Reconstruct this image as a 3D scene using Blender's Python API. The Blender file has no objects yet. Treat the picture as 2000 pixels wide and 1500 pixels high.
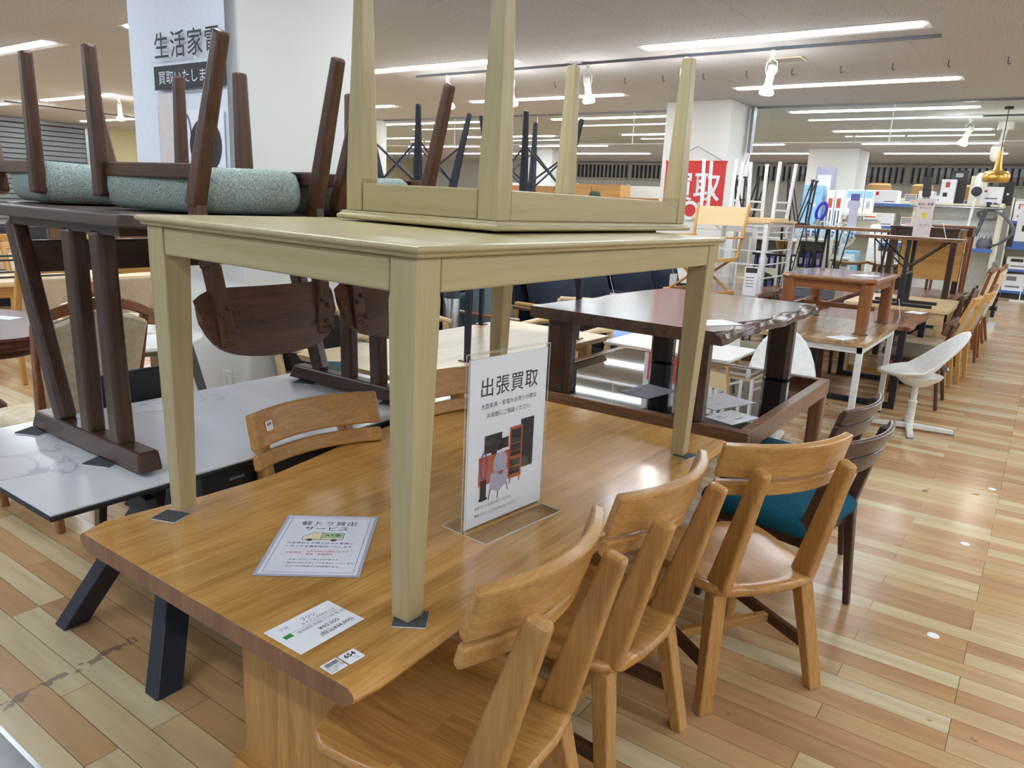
import bpy, bmesh, math, random
from mathutils import Matrix, Vector, Euler
random.seed(7)
S = bpy.context.scene
C = S.collection
PI = math.pi
R = math.radians

# ------------------------------------------------------------------ camera
F_PX, YAW, PIT, ROL, EYE = 1448.6, R(35.104), R(13.6575), R(-2.6757), 1.5
def camera():
    f = Vector((-math.sin(YAW)*math.cos(PIT), math.cos(YAW)*math.cos(PIT), -math.sin(PIT)))
    r = Vector((math.cos(YAW), math.sin(YAW), 0))
    d = f.cross(r)
    r2 = r*math.cos(ROL) + d*math.sin(ROL)
    d2 = d*math.cos(ROL) - r*math.sin(ROL)
    m = Matrix.Identity(4)
    for i in range(3):
        m[i][0] = r2[i]; m[i][1] = -d2[i]; m[i][2] = -f[i]
    m[2][3] = EYE
    cd = bpy.data.cameras.new('camera'); cd.sensor_fit = 'HORIZONTAL'; cd.sensor_width = 36
    cd.lens = F_PX/2000*36; cd.clip_start = .02; cd.clip_end = 200
    o = bpy.data.objects.new('camera', cd); C.objects.link(o); o.matrix_world = m
    S.camera = o
camera()

# ------------------------------------------------------------------ world, exposure
w = bpy.data.worlds.new('world'); S.world = w; w.use_nodes = True
w.node_tree.nodes['Background'].inputs[0].default_value = (.8, .82, .85, 1)
w.node_tree.nodes['Background'].inputs[1].default_value = .02
S.view_settings.view_transform = 'Standard'; S.view_settings.look = 'None'
S.view_settings.gamma = 1; S.view_settings.use_curve_mapping = False
S.view_settings.exposure = 1.5
LAMP = 17.0          # strength of the ceiling light strips
CEIL = 2.95

# ------------------------------------------------------------------ materials
def srgb(r, g, b):
    def f(c):
        c /= 255
        return c/12.92 if c <= .04045 else ((c+.055)/1.055)**2.4
    return (f(r), f(g), f(b), 1)
def new_mat(n):
    m = bpy.data.materials.new(n); m.use_nodes = True
    nt = m.node_tree; return m, nt, nt.nodes, nt.nodes['Principled BSDF']
def flat(n, rgb, rough=.5, metal=0, coat=0, spec=.5, noise=.06, nscale=30):
    m, nt, N, p = new_mat(n)
    p.inputs['Roughness'].default_value = rough; p.inputs['Metallic'].default_value = metal
    p.inputs['Coat Weight'].default_value = coat; p.inputs['Specular IOR Level'].default_value = spec
    c = srgb(*rgb)
    tc = N.new('ShaderNodeTexCoord'); ns = N.new('ShaderNodeTexNoise'); ns.inputs['Scale'].default_value = nscale
    ns.inputs['Detail'].default_value = 4
    nt.links.new(tc.outputs['Object'], ns.inputs['Vector'])
    r = N.new('ShaderNodeValToRGB'); r.color_ramp.elements[0].position = .3; r.color_ramp.elements[1].position = .7
    r.color_ramp.elements[0].color = tuple(v*(1-noise) for v in c[:3])+(1,)
    r.color_ramp.elements[1].color = tuple(min(1, v*(1+noise)) for v in c[:3])+(1,)
    nt.links.new(ns.outputs['Fac'], r.inputs[0]); nt.links.new(r.outputs[0], p.inputs['Base Color'])
    return m
def emit(n, rgb, strength):
    m = bpy.data.materials.new(n); m.use_nodes = True; nt = m.node_tree; nt.nodes.clear()
    e = nt.nodes.new('ShaderNodeEmission'); o = nt.nodes.new('ShaderNodeOutputMaterial')
    e.inputs[0].default_value = srgb(*rgb); e.inputs[1].default_value = strength
    nt.links.new(e.outputs[0], o.inputs[0]); return m
def wood(n, c1, c2, axis=1, scale=1.0, rough=.4, coat=.0, stave=0, spec=.5, bump=.08, mid=None):
    """c1 dark grain, c2 light ground; grain runs along local axis; stave = width of glued staves"""
    m, nt, N, p = new_mat(n); L = nt.links.new
    p.inputs['Roughness'].default_value = rough; p.inputs['Coat Weight'].default_value = coat
    p.inputs['Coat Roughness'].default_value = .12; p.inputs['Specular IOR Level'].default_value = spec
    tc = N.new('ShaderNodeTexCoord'); mp = N.new('ShaderNodeMapping')
    sc = [22*scale]*3; sc[axis] = 1.2*scale; mp.inputs['Scale'].default_value = sc
    L(tc.outputs['Object'], mp.inputs['Vector'])
    vec = mp.outputs[0]
    br = None
    if stave:
        m2 = N.new('ShaderNodeMapping')
        m2.inputs['Rotation'].default_value = (0, 0, PI/2 if axis == 1 else 0)
        if axis == 2: m2.inputs['Rotation'].default_value = (0, PI/2, 0)
        L(tc.outputs['Object'], m2.inputs['Vector'])
        br = N.new('ShaderNodeTexBrick'); L(m2.outputs[0], br.inputs['Vector'])
        br.inputs['Scale'].default_value = 1; br.inputs['Mortar Size'].default_value = 0
        br.inputs['Brick Width'].default_value = 9.0 if stave > .05 else 1.1
        br.inputs['Row Height'].default_value = stave
        br.inputs['Color1'].default_value = (.72, .72, .72, 1); br.inputs['Color2'].default_value = (1.12, 1.1, 1.08, 1)
        ad = N.new('ShaderNodeVectorMath'); ad.operation = 'MULTIPLY_ADD'
        L(br.outputs['Color'], ad.inputs[0]); ad.inputs[1].default_value = (37, 37, 37); L(mp.outputs[0], ad.inputs[2])
        vec = ad.outputs[0]
    n1 = N.new('ShaderNodeTexNoise'); n1.inputs['Scale'].default_value = 1.0; n1.inputs['Detail'].default_value = 5
    n1.inputs['Roughness'].default_value = .6; n1.inputs['Distortion'].default_value = .8
    L(vec, n1.inputs['Vector'])
    n2 = N.new('ShaderNodeTexNoise'); n2.inputs['Scale'].default_value = 9; n2.inputs['Detail'].default_value = 3
    L(vec, n2.inputs['Vector'])
    mx = N.new('ShaderNodeMix'); mx.data_type = 'FLOAT'; mx.inputs[0].default_value = .4
    L(n1.outputs['Fac'], mx.inputs[2]); L(n2.outputs['Fac'], mx.inputs[3])
    r = N.new('ShaderNodeValToRGB'); e = r.color_ramp.elements
    e[0].position = .34; e[1].position = .62
    e[0].color = srgb(*c1); e[1].color = srgb(*c2)
    L(mx.outputs[0], r.inputs[0]); out = r.outputs[0]
    if br:
        mu = N.new('ShaderNodeMix'); mu.data_type = 'RGBA'; mu.blend_type = 'MULTIPLY'; mu.inputs[0].default_value = .55
        L(out, mu.inputs[6]); L(br.outputs['Color'], mu.inputs[7]); out = mu.outputs[2]
    L(out, p.inputs['Base Color'])
    b = N.new('ShaderNodeBump'); b.inputs['Strength'].default_value = bump; b.inputs['Distance'].default_value = .002
    L(mx.outputs[0], b.inputs['Height']); L(b.outputs[0], p.inputs['Normal'])
    return m
def woods(n, c1, c2, **k):
    return [wood(n+'_'+'xyz'[a], c1, c2, axis=a, **k) for a in range(3)]
def fabric(n, c1, c2, scale=250, rough=.95, fine=.5):
    m, nt, N, p = new_mat(n); L = nt.links.new
    p.inputs['Roughness'].default_value = rough; p.inputs['Specular IOR Level'].default_value = .2
    tc = N.new('ShaderNodeTexCoord'); ns = N.new('ShaderNodeTexNoise'); ns.inputs['Scale'].default_value = scale
    ns.inputs['Detail'].default_value = 3; ns.inputs['Roughness'].default_value = .8
    L(tc.outputs['Object'], ns.inputs['Vector'])
    r = N.new('ShaderNodeValToRGB'); r.color_ramp.elements[0].position = .5-.18*fine; r.color_ramp.elements[1].position = .5+.18*fine
    r.color_ramp.elements[0].color = srgb(*c1); r.color_ramp.elements[1].color = srgb(*c2)
    L(ns.outputs['Fac'], r.inputs[0]); L(r.outputs[0], p.inputs['Base Color'])
    b = N.new('ShaderNodeBump'); b.inputs['Strength'].default_value = .3; b.inputs['Distance'].default_value = .002
    L(ns.outputs['Fac'], b.inputs['Height']); L(b.outputs[0], p.inputs['Normal'])
    return m
def marble(n):
    m, nt, N, p = new_mat(n); L = nt.links.new
    p.inputs['Roughness'].default_value = .16
    tc = N.new('ShaderNodeTexCoord'); ns = N.new('ShaderNodeTexNoise'); ns.inputs['Scale'].default_value = 1.7
    ns.inputs['Detail'].default_value = 7; ns.inputs['Roughness'].default_value = .55; ns.inputs['Distortion'].default_value = 1.2
    L(tc.outputs['Object'], ns.inputs['Vector'])
    r = N.new('ShaderNodeValToRGB'); e = r.color_ramp.elements
    e[0].position = .485; e[0].color = srgb(222, 222, 226); e[1].position = .515; e[1].color = srgb(222, 222, 226)
    k = e.new(.5); k.color = srgb(176, 182, 194)
    n2 = N.new('ShaderNodeTexNoise'); n2.inputs['Scale'].default_value = 2.3; L(tc.outputs['Object'], n2.inputs['Vector'])
    r2 = N.new('ShaderNodeValToRGB'); r2.color_ramp.elements[0].position = .5; r2.color_ramp.elements[1].position = .62
    L(n2.outputs['Fac'], r2.inputs[0])
    mx = N.new('ShaderNodeMix'); mx.data_type = 'RGBA'; L(r2.outputs[0], mx.inputs[0])
    mx.inputs[6].default_value = srgb(220, 220, 225); L(ns.outputs['Fac'], r.inputs[0]); L(r.outputs[0], mx.inputs[7])
    L(mx.outputs[2], p.inputs['Base Color']); return m
def glass(n, rgb=(254, 255, 255), rough=.0, alpha=.12):
    """thin clear sheet: mostly see-through, mirrors at grazing angles"""
    m = bpy.data.materials.new(n); m.use_nodes = True; nt = m.node_tree; N = nt.nodes; N.clear(); L = nt.links.new
    t = N.new('ShaderNodeBsdfTransparent'); g = N.new('ShaderNodeBsdfGlossy'); g.inputs['Roughness'].default_value = rough
    t.inputs[0].default_value = srgb(*rgb)
    fr = N.new('ShaderNodeLayerWeight'); pw = N.new('ShaderNodeMath'); pw.operation = 'POWER'; pw.inputs[1].default_value = 5
    mr = N.new('ShaderNodeMapRange'); mr.inputs[3].default_value = .03; mr.inputs[4].default_value = .5
    L(fr.outputs['Facing'], pw.inputs[0]); L(pw.outputs[0], mr.inputs[0])
    mx = N.new('ShaderNodeMixShader'); o = N.new('ShaderNodeOutputMaterial')
    L(mr.outputs[0], mx.inputs[0]); L(t.outputs[0], mx.inputs[1]); L(g.outputs[0], mx.inputs[2]); L(mx.outputs[0], o.inputs[0])
    return m
def floor_mat():
    m, nt, N, p = new_mat('plank_floor'); L = nt.links.new
    tc = N.new('ShaderNodeTexCoord')
    def brick(off, c1, c2, mort):
        b = N.new('ShaderNodeTexBrick'); b.inputs['Scale'].default_value = 1
        b.inputs['Brick Width'].default_value = .92; b.inputs['Row Height'].default_value = .0915
        b.inputs['Mortar Size'].default_value = .0011; b.inputs['Mortar Smooth'].default_value = .1
        b.offset = .37; b.offset_frequency = 3; b.squash = 1
        b.inputs['Color1'].default_value = c1; b.inputs['Color2'].default_value = c2; b.inputs['Mortar'].default_value = mort
        L(tc.outputs['Object'], b.inputs['Vector']); return b
    br = brick(0, (0, 0, 0, 1), (1, 1, 1, 1), (.5, .5, .5, 1))
    ra = N.new('ShaderNodeValToRGB'); e = ra.color_ramp.elements; ra.color_ramp.interpolation = 'LINEAR'
    e[0].position = 0; e[0].color = srgb(180, 140, 100); e[1].position = 1; e[1].color = srgb(212, 196, 162)
    for q, c in ((.25, (188, 146, 104)), (.45, (194, 156, 110)), (.6, (200, 170, 126)), (.8, (206, 184, 142))):
        k = e.new(q); k.color = srgb(*c)
    L(br.outputs['Color'], ra.inputs[0])
    mp = N.new('ShaderNodeMapping'); mp.inputs['Scale'].default_value = (1.6, 16, 1); L(tc.outputs['Object'], mp.inputs['Vector'])
    ad = N.new('ShaderNodeVectorMath'); ad.operation = 'MULTIPLY_ADD'; ad.inputs[1].default_value = (31, 31, 31)
    L(br.outputs['Color'], ad.inputs[0]); L(mp.outputs[0], ad.inputs[2])
    n1 = N.new('ShaderNodeTexNoise'); n1.inputs['Scale'].default_value = 1.2; n1.inputs['Detail'].default_value = 6; L(ad.outputs[0], n1.inputs['Vector'])
    r2 = N.new('ShaderNodeValToRGB'); r2.color_ramp.elements[0].position = .3; r2.color_ramp.elements[1].position = .65
    r2.color_ramp.elements[0].color = (.78, .74, .68, 1); r2.color_ramp.elements[1].color = (1.06, 1.06, 1.06, 1); L(n1.outputs['Fac'], r2.inputs[0])
    mu = N.new('ShaderNodeMix'); mu.data_type = 'RGBA'; mu.blend_type = 'MULTIPLY'; mu.inputs[0].default_value = .8
    L(ra.outputs[0], mu.inputs[6]); L(r2.outputs[0], mu.inputs[7])
    # seams
    m2 = N.new('ShaderNodeMix'); m2.data_type = 'RGBA'; L(br.outputs['Fac'], m2.inputs[0]); L(mu.outputs[2], m2.inputs[6]); m2.inputs[7].default_value = srgb(110, 80, 50)
    # worn dark stains
    n3 = N.new('ShaderNodeTexNoise'); n3.inputs['Scale'].default_value = 6.5; n3.inputs['Detail'].default_value = 5; L(tc.outputs['Object'], n3.inputs['Vector'])
    r3 = N.new('ShaderNodeValToRGB'); r3.color_ramp.elements[0].position = .70; r3.color_ramp.elements[1].position = .74; L(n3.outputs['Fac'], r3.inputs[0])
    m3 = N.new('ShaderNodeMix'); m3.data_type = 'RGBA'; L(r3.outputs[0], m3.inputs[0]); L(m2.outputs[2], m3.inputs[6]); m3.inputs[7].default_value = srgb(112, 88, 66)
    sx = N.new('ShaderNodeSeparateXYZ'); L(tc.outputs['Object'], sx.inputs[0])
    def mth(op, i, j=None, k=None):
        q = N.new('ShaderNodeMath'); q.operation = op
        for n_, v in enumerate((i, j, k)):
            if v is None: continue
            if isinstance(v, (int, float)): q.inputs[n_].default_value = v
            else: L(v, q.inputs[n_])
        return q.outputs[0]
    dx = mth('MULTIPLY_ADD', sx.outputs[1], -(-.111), -(-2.179))          # distance across the drag line x = A*y + B
    nz = N.new('ShaderNodeTexNoise'); nz.inputs['Scale'].default_value = 22; nz.inputs['Detail'].default_value = 5; L(tc.outputs['Object'], nz.inputs['Vector'])
    dd = mth('ABSOLUTE', mth('ADD', mth('ADD', sx.outputs[0], dx), mth('MULTIPLY_ADD', nz.outputs['Fac'], .05, -.025)))
    band = mth('LESS_THAN', dd, .02); grit = mth('GREATER_THAN', nz.outputs['Fac'], .5)
    lim = mth('MULTIPLY', mth('LESS_THAN', sx.outputs[1], 1.12), 1.0)
    sc = mth('MULTIPLY', mth('MULTIPLY', band, grit), mth('MULTIPLY', lim, .6))
    m4 = N.new('ShaderNodeMix'); m4.data_type = 'RGBA'; L(sc, m4.inputs[0]); L(m3.outputs[2], m4.inputs[6]); m4.inputs[7].default_value = srgb(84, 74, 70)
    L(m4.outputs[2], p.inputs['Base Color'])
    n4 = N.new('ShaderNodeTexNoise'); n4.inputs['Scale'].default_value = 9; n4.inputs['Detail'].default_value = 6; L(tc.outputs['Object'], n4.inputs['Vector'])
    mr = N.new('ShaderNodeMapRange'); mr.inputs[1].default_value = .3; mr.inputs[2].default_value = .75; mr.inputs[3].default_value = .17; mr.inputs[4].default_value = .27
    L(n4.outputs['Fac'], mr.inputs[0]); L(mr.outputs[0], p.inputs['Roughness'])
    b = N.new('ShaderNodeBump'); b.inputs['Strength'].default_value = .06; b.inputs['Distance'].default_value = .004
    n5 = N.new('ShaderNodeTexNoise'); n5.inputs['Scale'].default_value = 5; L(tc.outputs['Object'], n5.inputs['Vector'])
    sb = N.new('ShaderNodeMath'); sb.operation = 'SUBTRACT'; L(n5.outputs['Fac'], sb.inputs[0]); L(br.outputs['Fac'], sb.inputs[1])
    L(sb.outputs[0], b.inputs['Height']); L(b.outputs[0], p.inputs['Normal'])
    return m
def ceiling_mat():
    m, nt, N, p = new_mat('ceiling_board'); L = nt.links.new
    p.inputs['Roughness'].default_value = .9; p.inputs['Specular IOR Level'].default_value = .2
    tc = N.new('ShaderNodeTexCoord')
    b = N.new('ShaderNodeTexBrick'); b.inputs['Scale'].default_value = 1; b.offset = 0
    b.inputs['Brick Width'].default_value = .94; b.inputs['Row Height'].default_value = 1.23; b.inputs['Mortar Size'].default_value = .003
    b.inputs['Color1'].default_value = (1, 1, 1, 1); b.inputs['Color2'].default_value = (.97, .97, .97, 1); b.inputs['Mortar'].default_value = (.8, .78, .76, 1)
    mp = N.new('ShaderNodeMapping'); mp.inputs['Location'].default_value = (.31, .1, 0); L(tc.outputs['Object'], mp.inputs[0]); L(mp.outputs[0], b.inputs['Vector'])
    n = N.new('ShaderNodeTexNoise'); n.inputs['Scale'].default_value = 60; n.inputs['Detail'].default_value = 3; L(tc.outputs['Object'], n.inputs['Vector'])
    r = N.new('ShaderNodeValToRGB'); r.color_ramp.elements[0].position = .38; r.color_ramp.elements[1].position = .5
    r.color_ramp.elements[0].color = srgb(186, 188, 194); r.color_ramp.elements[1].color = srgb(206, 209, 216); L(n.outputs['Fac'], r.inputs[0])
    mu = N.new('ShaderNodeMix'); mu.data_type = 'RGBA'; mu.blend_type = 'MULTIPLY'; mu.inputs[0].default_value = 1
    L(r.outputs[0], mu.inputs[6]); L(b.outputs['Color'], mu.inputs[7]); L(mu.outputs[2], p.inputs['Base Color'])
    return m

M = {}
M['floor'] = floor_mat(); M['ceiling'] = ceiling_mat()
M['wall'] = flat('white_wallpaper', (226, 226, 222), .85, noise=.015, nscale=120)
M['cream_wall'] = flat('cream_wall', (196, 190, 150), .85, noise=.03)
M['grey_wall'] = flat('grey_wall', (178, 176, 170), .85, noise=.03)
M['tile'] = flat('grey_tile', (120, 120, 122), .25, noise=.2, nscale=8)
M['oak'] = woods('oak', (160, 112, 56), (200, 152, 88), rough=.3, coat=.12)
M['oak_top'] = wood('oak_top', (176, 124, 60), (214, 166, 96), axis=1, rough=.2, coat=.3, stave=.11)
M['end_grain'] = wood('oak_end_grain', (122, 82, 56), (158, 112, 76), axis=2, rough=.4, stave=0)
M['oak_seat'] = wood('oak_seat', (164, 112, 56), (204, 154, 88), axis=1, rough=.25, coat=.2, stave=.09)
M['cream'] = woods('cream_wood', (170, 154, 110), (188, 173, 132), rough=.32, scale=.5, bump=.02)
M['walnut'] = woods('walnut', (50, 32, 25), (84, 58, 46), rough=.35, coat=.1)
M['walnut_chair'] = woods('walnut_chair', (58, 34, 24), (100, 64, 44), rough=.4)
M['darkwood'] = woods('dark_wood', (44, 28, 22), (74, 50, 38), rough=.25, coat=.2)
M['midwood'] = woods('mid_brown_wood', (90, 60, 40), (138, 98, 68), rough=.35)
M['cherry'] = woods('cherry', (116, 68, 38), (156, 100, 60), rough=.25, coat=.3)
M['cherry_top'] = wood('cherry_top', (110, 66, 48), (140, 92, 70), axis=1, rough=.12, coat=.5)
M['maple'] = woods('maple', (206, 172, 122), (228, 200, 156), rough=.35)
M['maple_top'] = wood('maple_top', (200, 172, 128), (228, 204, 164), axis=1, rough=.3, stave=.12)
M['beige_top'] = wood('beige_top', (150, 116, 84), (206, 176, 132), axis=1, rough=.2, stave=.13)
M['yellow'] = woods('yellow_wood', (184, 134, 66), (212, 164, 94), rough=.35)
M['mahogany'] = woods('mahogany', (58, 26, 20), (92, 46, 36), rough=.32, coat=0, spec=.35)
M['walnut_top'] = wood('walnut_top', (96, 60, 44), (150, 104, 80), axis=1, rough=.2, stave=.11)
M['marble'] = marble('marble_white')
M['black'] = flat('black_steel', (28, 30, 36), .45)
M['navy'] = flat('dark_steel', (34, 40, 54), .4)
M['black_leather'] = flat('black_leather', (32, 36, 40), .28, noise=.2, nscale=60)
M['white'] = flat('white_plastic', (232, 232, 228), .3)
M['white_metal'] = flat('white_metal', (228, 230, 232), .35)
M['offwhite'] = flat('offwhite_plastic', (226, 220, 196), .3)
M['grey_metal'] = flat('grey_metal', (140, 144, 148), .4, .6)
M['steel'] = flat('steel', (170, 172, 176), .25, .9)
M['dark_glass'] = flat('smoked_glass_top', (16, 18, 20), .03, coat=.5, noise=.0)
M['teal'] = fabric('teal_fabric', (18, 72, 92), (30, 94, 114))
M['green'] = fabric('green_grey_fabric', (86, 104, 100), (190, 202, 196), 310, fine=.7)
M['teal_grey'] = fabric('blue_grey_fabric', (78, 98, 106), (104, 124, 130))
M['navy_fabric'] = fabric('navy_fabric', (36, 42, 56), (52, 58, 72))
M['grey_fabric'] = fabric('grey_fabric', (150, 150, 144), (182, 180, 172))
M['taupe_fabric'] = fabric('taupe_fabric', (110, 102, 88), (140, 130, 116))
M['dark_fabric'] = fabric('dark_fabric', (36, 32, 30), (54, 48, 46))
M['beige_pad'] = flat('beige_pad', (214, 196, 168), .6)
M['floral'] = fabric('floral_brocade', (206, 186, 146), (228, 216, 194), 22, fine=.9)
M['canvas'] = fabric('canvas', (212, 188, 146), (228, 206, 166), 300)
M['paper'] = flat('white_paper', (238, 240, 246), .6, noise=.0)
M['paper_gloss'] = flat('laminated_paper', (232, 234, 246), .22, noise=.0)
M['ink'] = flat('black_ink', (40, 38, 42), .7, noise=0)
M['grey_ink'] = flat('grey_ink', (120, 122, 132), .7, noise=0)
M['red_ink'] = flat('red_ink', (206, 70, 70), .7, noise=0)
M['green_ink'] = flat('green_ink', (40, 140, 60), .7, noise=0)
M['pale_green'] = flat('pale_green_ink', (168, 200, 160), .7, noise=0)
M['pale_yellow'] = flat('pale_yellow_ink', (230, 222, 180), .7, noise=0)
M['felt'] = flat('grey_felt', (74, 76, 80), .95, noise=.2, nscale=200)
M['fluff'] = flat('white_fluff', (214, 218, 224), .95, noise=.1)
M['acrylic'] = glass('clear_acrylic')
M['pane'] = glass('barrier_glass', (248, 252, 250))
M['banner'] = flat('banner_cloth', (224, 230, 240), .7, noise=.02)
M['charcoal'] = flat('charcoal_print', (52, 50, 54), .7, noise=0)
M['red_cloth'] = flat('red_cloth', (206, 60, 58), .7)
M['blue'] = flat('blue_print', (74, 112, 186), .5)
M['light_blue'] = flat('light_blue_print', (150, 198, 232), .5)
M['pale_blue'] = flat('pale_blue_card', (196, 208, 230), .5)
M['deep_blue'] = flat('deep_blue_plastic', (52, 30, 190), .3)
M['violet'] = flat('violet_print', (90, 84, 150), .5)
M['yellow_print'] = flat('yellow_print', (222, 206, 60), .5)
M['pink_print'] = flat('pink_print', (236, 186, 176), .5)
M['orange_print'] = flat('orange_print', (188, 92, 58), .6)
M['pale_pink'] = flat('pale_pink_print', (218, 206, 204), .6)
M['stool_blue'] = flat('blue_vinyl', (110, 150, 214), .35)
M['gold'] = flat('brushed_gold', (212, 172, 92), .3, .85)
M['cardboard'] = flat('cardboard', (160, 124, 76), .8)
M['cream_metal'] = flat('cream_metal', (222, 218, 198), .45)
M['mint'] = flat('mint_glass', (178, 214, 206), .1)
M['hose'] = flat('grey_hose', (92, 96, 104), .45)
M['lavender'] = flat('lavender_grey', (176, 176, 196), .5)
M['shutter'] = flat('grey_shutter', (132, 138, 142), .35, .3)
M['louver'] = flat('dark_louver', (64, 58, 54), .6)
M['louver_face'] = flat('louver_face', (166, 162, 156), .6)
M['skin'] = flat('skin', (208, 160, 132), .55)
M['hat'] = fabric('green_cotton', (52, 66, 56), (70, 86, 74))
M['coat'] = fabric('dark_cloth', (40, 42, 48), (56, 58, 64))
M['tube'] = emit('light_strip', (236, 246, 255), LAMP)
M['bulb'] = emit('lamp_bulb', (255, 250, 240), 25)
M['teal_card'] = flat('aqua_acrylic', (150, 208, 206), .15)

# ------------------------------------------------------------------ mesh helpers
def frame(o, x, y):
    x = Vector(x).normalized(); z = x.cross(Vector(y)).normalized(); y = z.cross(x)
    m = Matrix.Identity(4)
    for i in range(3): m[i][0] = x[i]; m[i][1] = y[i]; m[i][2] = z[i]; m[i][3] = o[i]
    return m
class B:
    def __init__(s): s.bm = bmesh.new()
    def hexa(s, v):
        vs = [s.bm.verts.new(p) for p in v]
        for f in ((3, 2, 1, 0), (4, 5, 6, 7), (0, 1, 5, 4), (1, 2, 6, 5), (2, 3, 7, 6), (3, 0, 4, 7)):
            s.bm.faces.new([vs[i] for i in f])
        return s
    def box(s, x0, x1, y0, y1, z0, z1, m=None):
        v = [(x0, y0, z0), (x1, y0, z0), (x1, y1, z0), (x0, y1, z0), (x0, y0, z1), (x1, y0, z1), (x1, y1, z1), (x0, y1, z1)]
        if m: v = [m @ Vector(p) for p in v]
        return s.hexa(v)
    def cbox(s, c, d, m=None):
        return s.box(c[0]-d[0]/2, c[0]+d[0]/2, c[1]-d[1]/2, c[1]+d[1]/2, c[2]-d[2]/2, c[2]+d[2]/2, m)
    def bar(s, p0, p1, w, d, w1=None, d1=None, side=(1, 0, 0), flatends=False):
        """tapering bar from p0 to p1; w measured along 'side', d across"""
        p0 = Vector(p0); p1 = Vector(p1); a = (p1-p0).normalized(); sd = Vector(side)
        if flatends:
            u = sd.normalized(); v = Vector((0, 0, 1)).cross(u)
        else:
            v = a.cross(sd).normalized(); u = v.cross(a).normalized()
        w1 = w if w1 is None else w1; d1 = d if d1 is None else d1
        q = []
        for p, ww, dd in ((p0, w, d), (p1, w1, d1)):
            for i, j in ((-1, -1), (1, -1), (1, 1), (-1, 1)):
                q.append(p+u*(i*ww/2)+v*(j*dd/2))
        return s.hexa(q)
    def tube(s, pts, r, n=8, r1=None, closed=False):
        pts = [Vector(p) for p in pts]; k = len(pts); rings = []; prev = None
        for i, p in enumerate(pts):
            if closed: t = pts[(i+1) % k]-pts[i-1]
            else: t = pts[min(i+1, k-1)]-pts[max(i-1, 0)]
            t.normalize()
            if prev is None:
                up = Vector((0, 0, 1)) if abs(t.z) < .9 else Vector((1, 0, 0))
                u = t.cross(up).normalized()
            else:
                u = (prev-t*prev.dot(t)).normalized()
            prev = u; v = t.cross(u)
            rr = r if r1 is None else r+(r1-r)*i/(k-1)
            rings.append([s.bm.verts.new(p+u*math.cos(2*PI*j/n)*rr+v*math.sin(2*PI*j/n)*rr) for j in range(n)])
        for i in range(k if closed else k-1):
            a, b = rings[i], rings[(i+1) % k]
            for j in range(n): s.bm.faces.new((a[j], a[(j+1) % n], b[(j+1) % n], b[j]))
        if not closed:
            s.bm.faces.new(rings[0][::-1]); s.bm.faces.new(rings[-1])
        return s
    def lathe(s, prof, n=24, c=(0, 0, 0), m=None, sx=1, sy=1):
        rings = []
        for r, z in prof:
            ring = []
            for j in range(n):
                p = Vector((c[0]+r*sx*math.cos(2*PI*j/n), c[1]+r*sy*math.sin(2*PI*j/n), c[2]+z))
                ring.append(s.bm.verts.new(m @ p if m else p))
            rings.append(ring)
        for a, b in zip(rings, rings[1:]):
            for j in range(n): s.bm.faces.new((a[j], a[(j+1) % n], b[(j+1) % n], b[j]))
        s.bm.faces.new(rings[0][::-1]); s.bm.faces.new(rings[-1]); return s
    def prism(s, poly, z0, z1, m=None, top=None):
        """extrude an XY polygon; top = optional inset polygon for the upper face"""
        m = m or Matrix.Identity(4)
        a = [s.bm.verts.new(m @ Vector((x, y, z0))) for x, y in poly]
        b = [s.bm.verts.new(m @ Vector((x, y, z1))) for x, y in (top or poly)]
        n = len(poly)
        s.bm.faces.new(a[::-1]); s.bm.faces.new(b)
        for i in range(n): s.bm.faces.new((a[i], a[(i+1) % n], b[(i+1) % n], b[i]))
        return s
    def poly(s, pts, m=None):
        m = m or Matrix.Identity(4)
        s.bm.faces.new([s.bm.verts.new(m @ Vector((p[0], p[1], p[2] if len(p) > 2 else 0))) for p in pts]); return s
    def sheet(s, fn, nu, nv, t):
        """curved slab: fn(u,v)->point on the mid surface, thickness t along its normal"""
        def nrm(u, v):
            e = .01
            a = Vector(fn(min(1, u+e), v))-Vector(fn(max(0, u-e), v)); b = Vector(fn(u, min(1, v+e)))-Vector(fn(u, max(0, v-e)))
            return a.cross(b).normalized()
        L = []
        for sg in (-.5, .5):
            L.append([[s.bm.verts.new(Vector(fn(i/nu, j/nv))+nrm(i/nu, j/nv)*(sg*t)) for j in range(nv+1)] for i in range(nu+1)])
        for k in (0, 1):
            for i in range(nu):
                for j in range(nv):
                    q = (L[k][i][j], L[k][i+1][j], L[k][i+1][j+1], L[k][i][j+1])
                    s.bm.faces.new(q if k else q[::-1])
        for i in range(nu):
            for j in (0, nv):
                q = (L[0][i][j], L[0][i+1][j], L[1][i+1][j], L[1][i][j]); s.bm.faces.new(q if j == 0 else q[::-1])
        for j in range(nv):
            for i in (0, nu):
                q = (L[0][i][j], L[1][i][j], L[1][i][j+1], L[0][i][j+1]); s.bm.faces.new(q if i == 0 else q[::-1])
        return s
def obj(name, b, m, parent=None, bev=0, smooth=False, seg=2, sub=0, label=None):
    bm = b.bm if isinstance(b, B) else b
    bmesh.ops.recalc_face_normals(bm, faces=bm.faces)
    me = bpy.data.meshes.new(name); bm.to_mesh(me); bm.free()
    me.materials.append(m)
    if smooth:
        for p in me.polygons: p.use_smooth = True
    o = bpy.data.objects.new(name, me); C.objects.link(o)
    if parent: o.parent = parent
    if bev:
        md = o.modifiers.new('bevel', 'BEVEL'); md.width = bev; md.segments = seg; md.limit_method = 'ANGLE'; md.angle_limit = R(35)
        md.harden_normals = False
    if sub:
        md = o.modifiers.new('sub', 'SUBSURF'); md.levels = sub; md.render_levels = sub
    if smooth and not sub: me.set_sharp_from_angle(angle=R(50))
    if label: o['label'] = label
    return o
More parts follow.
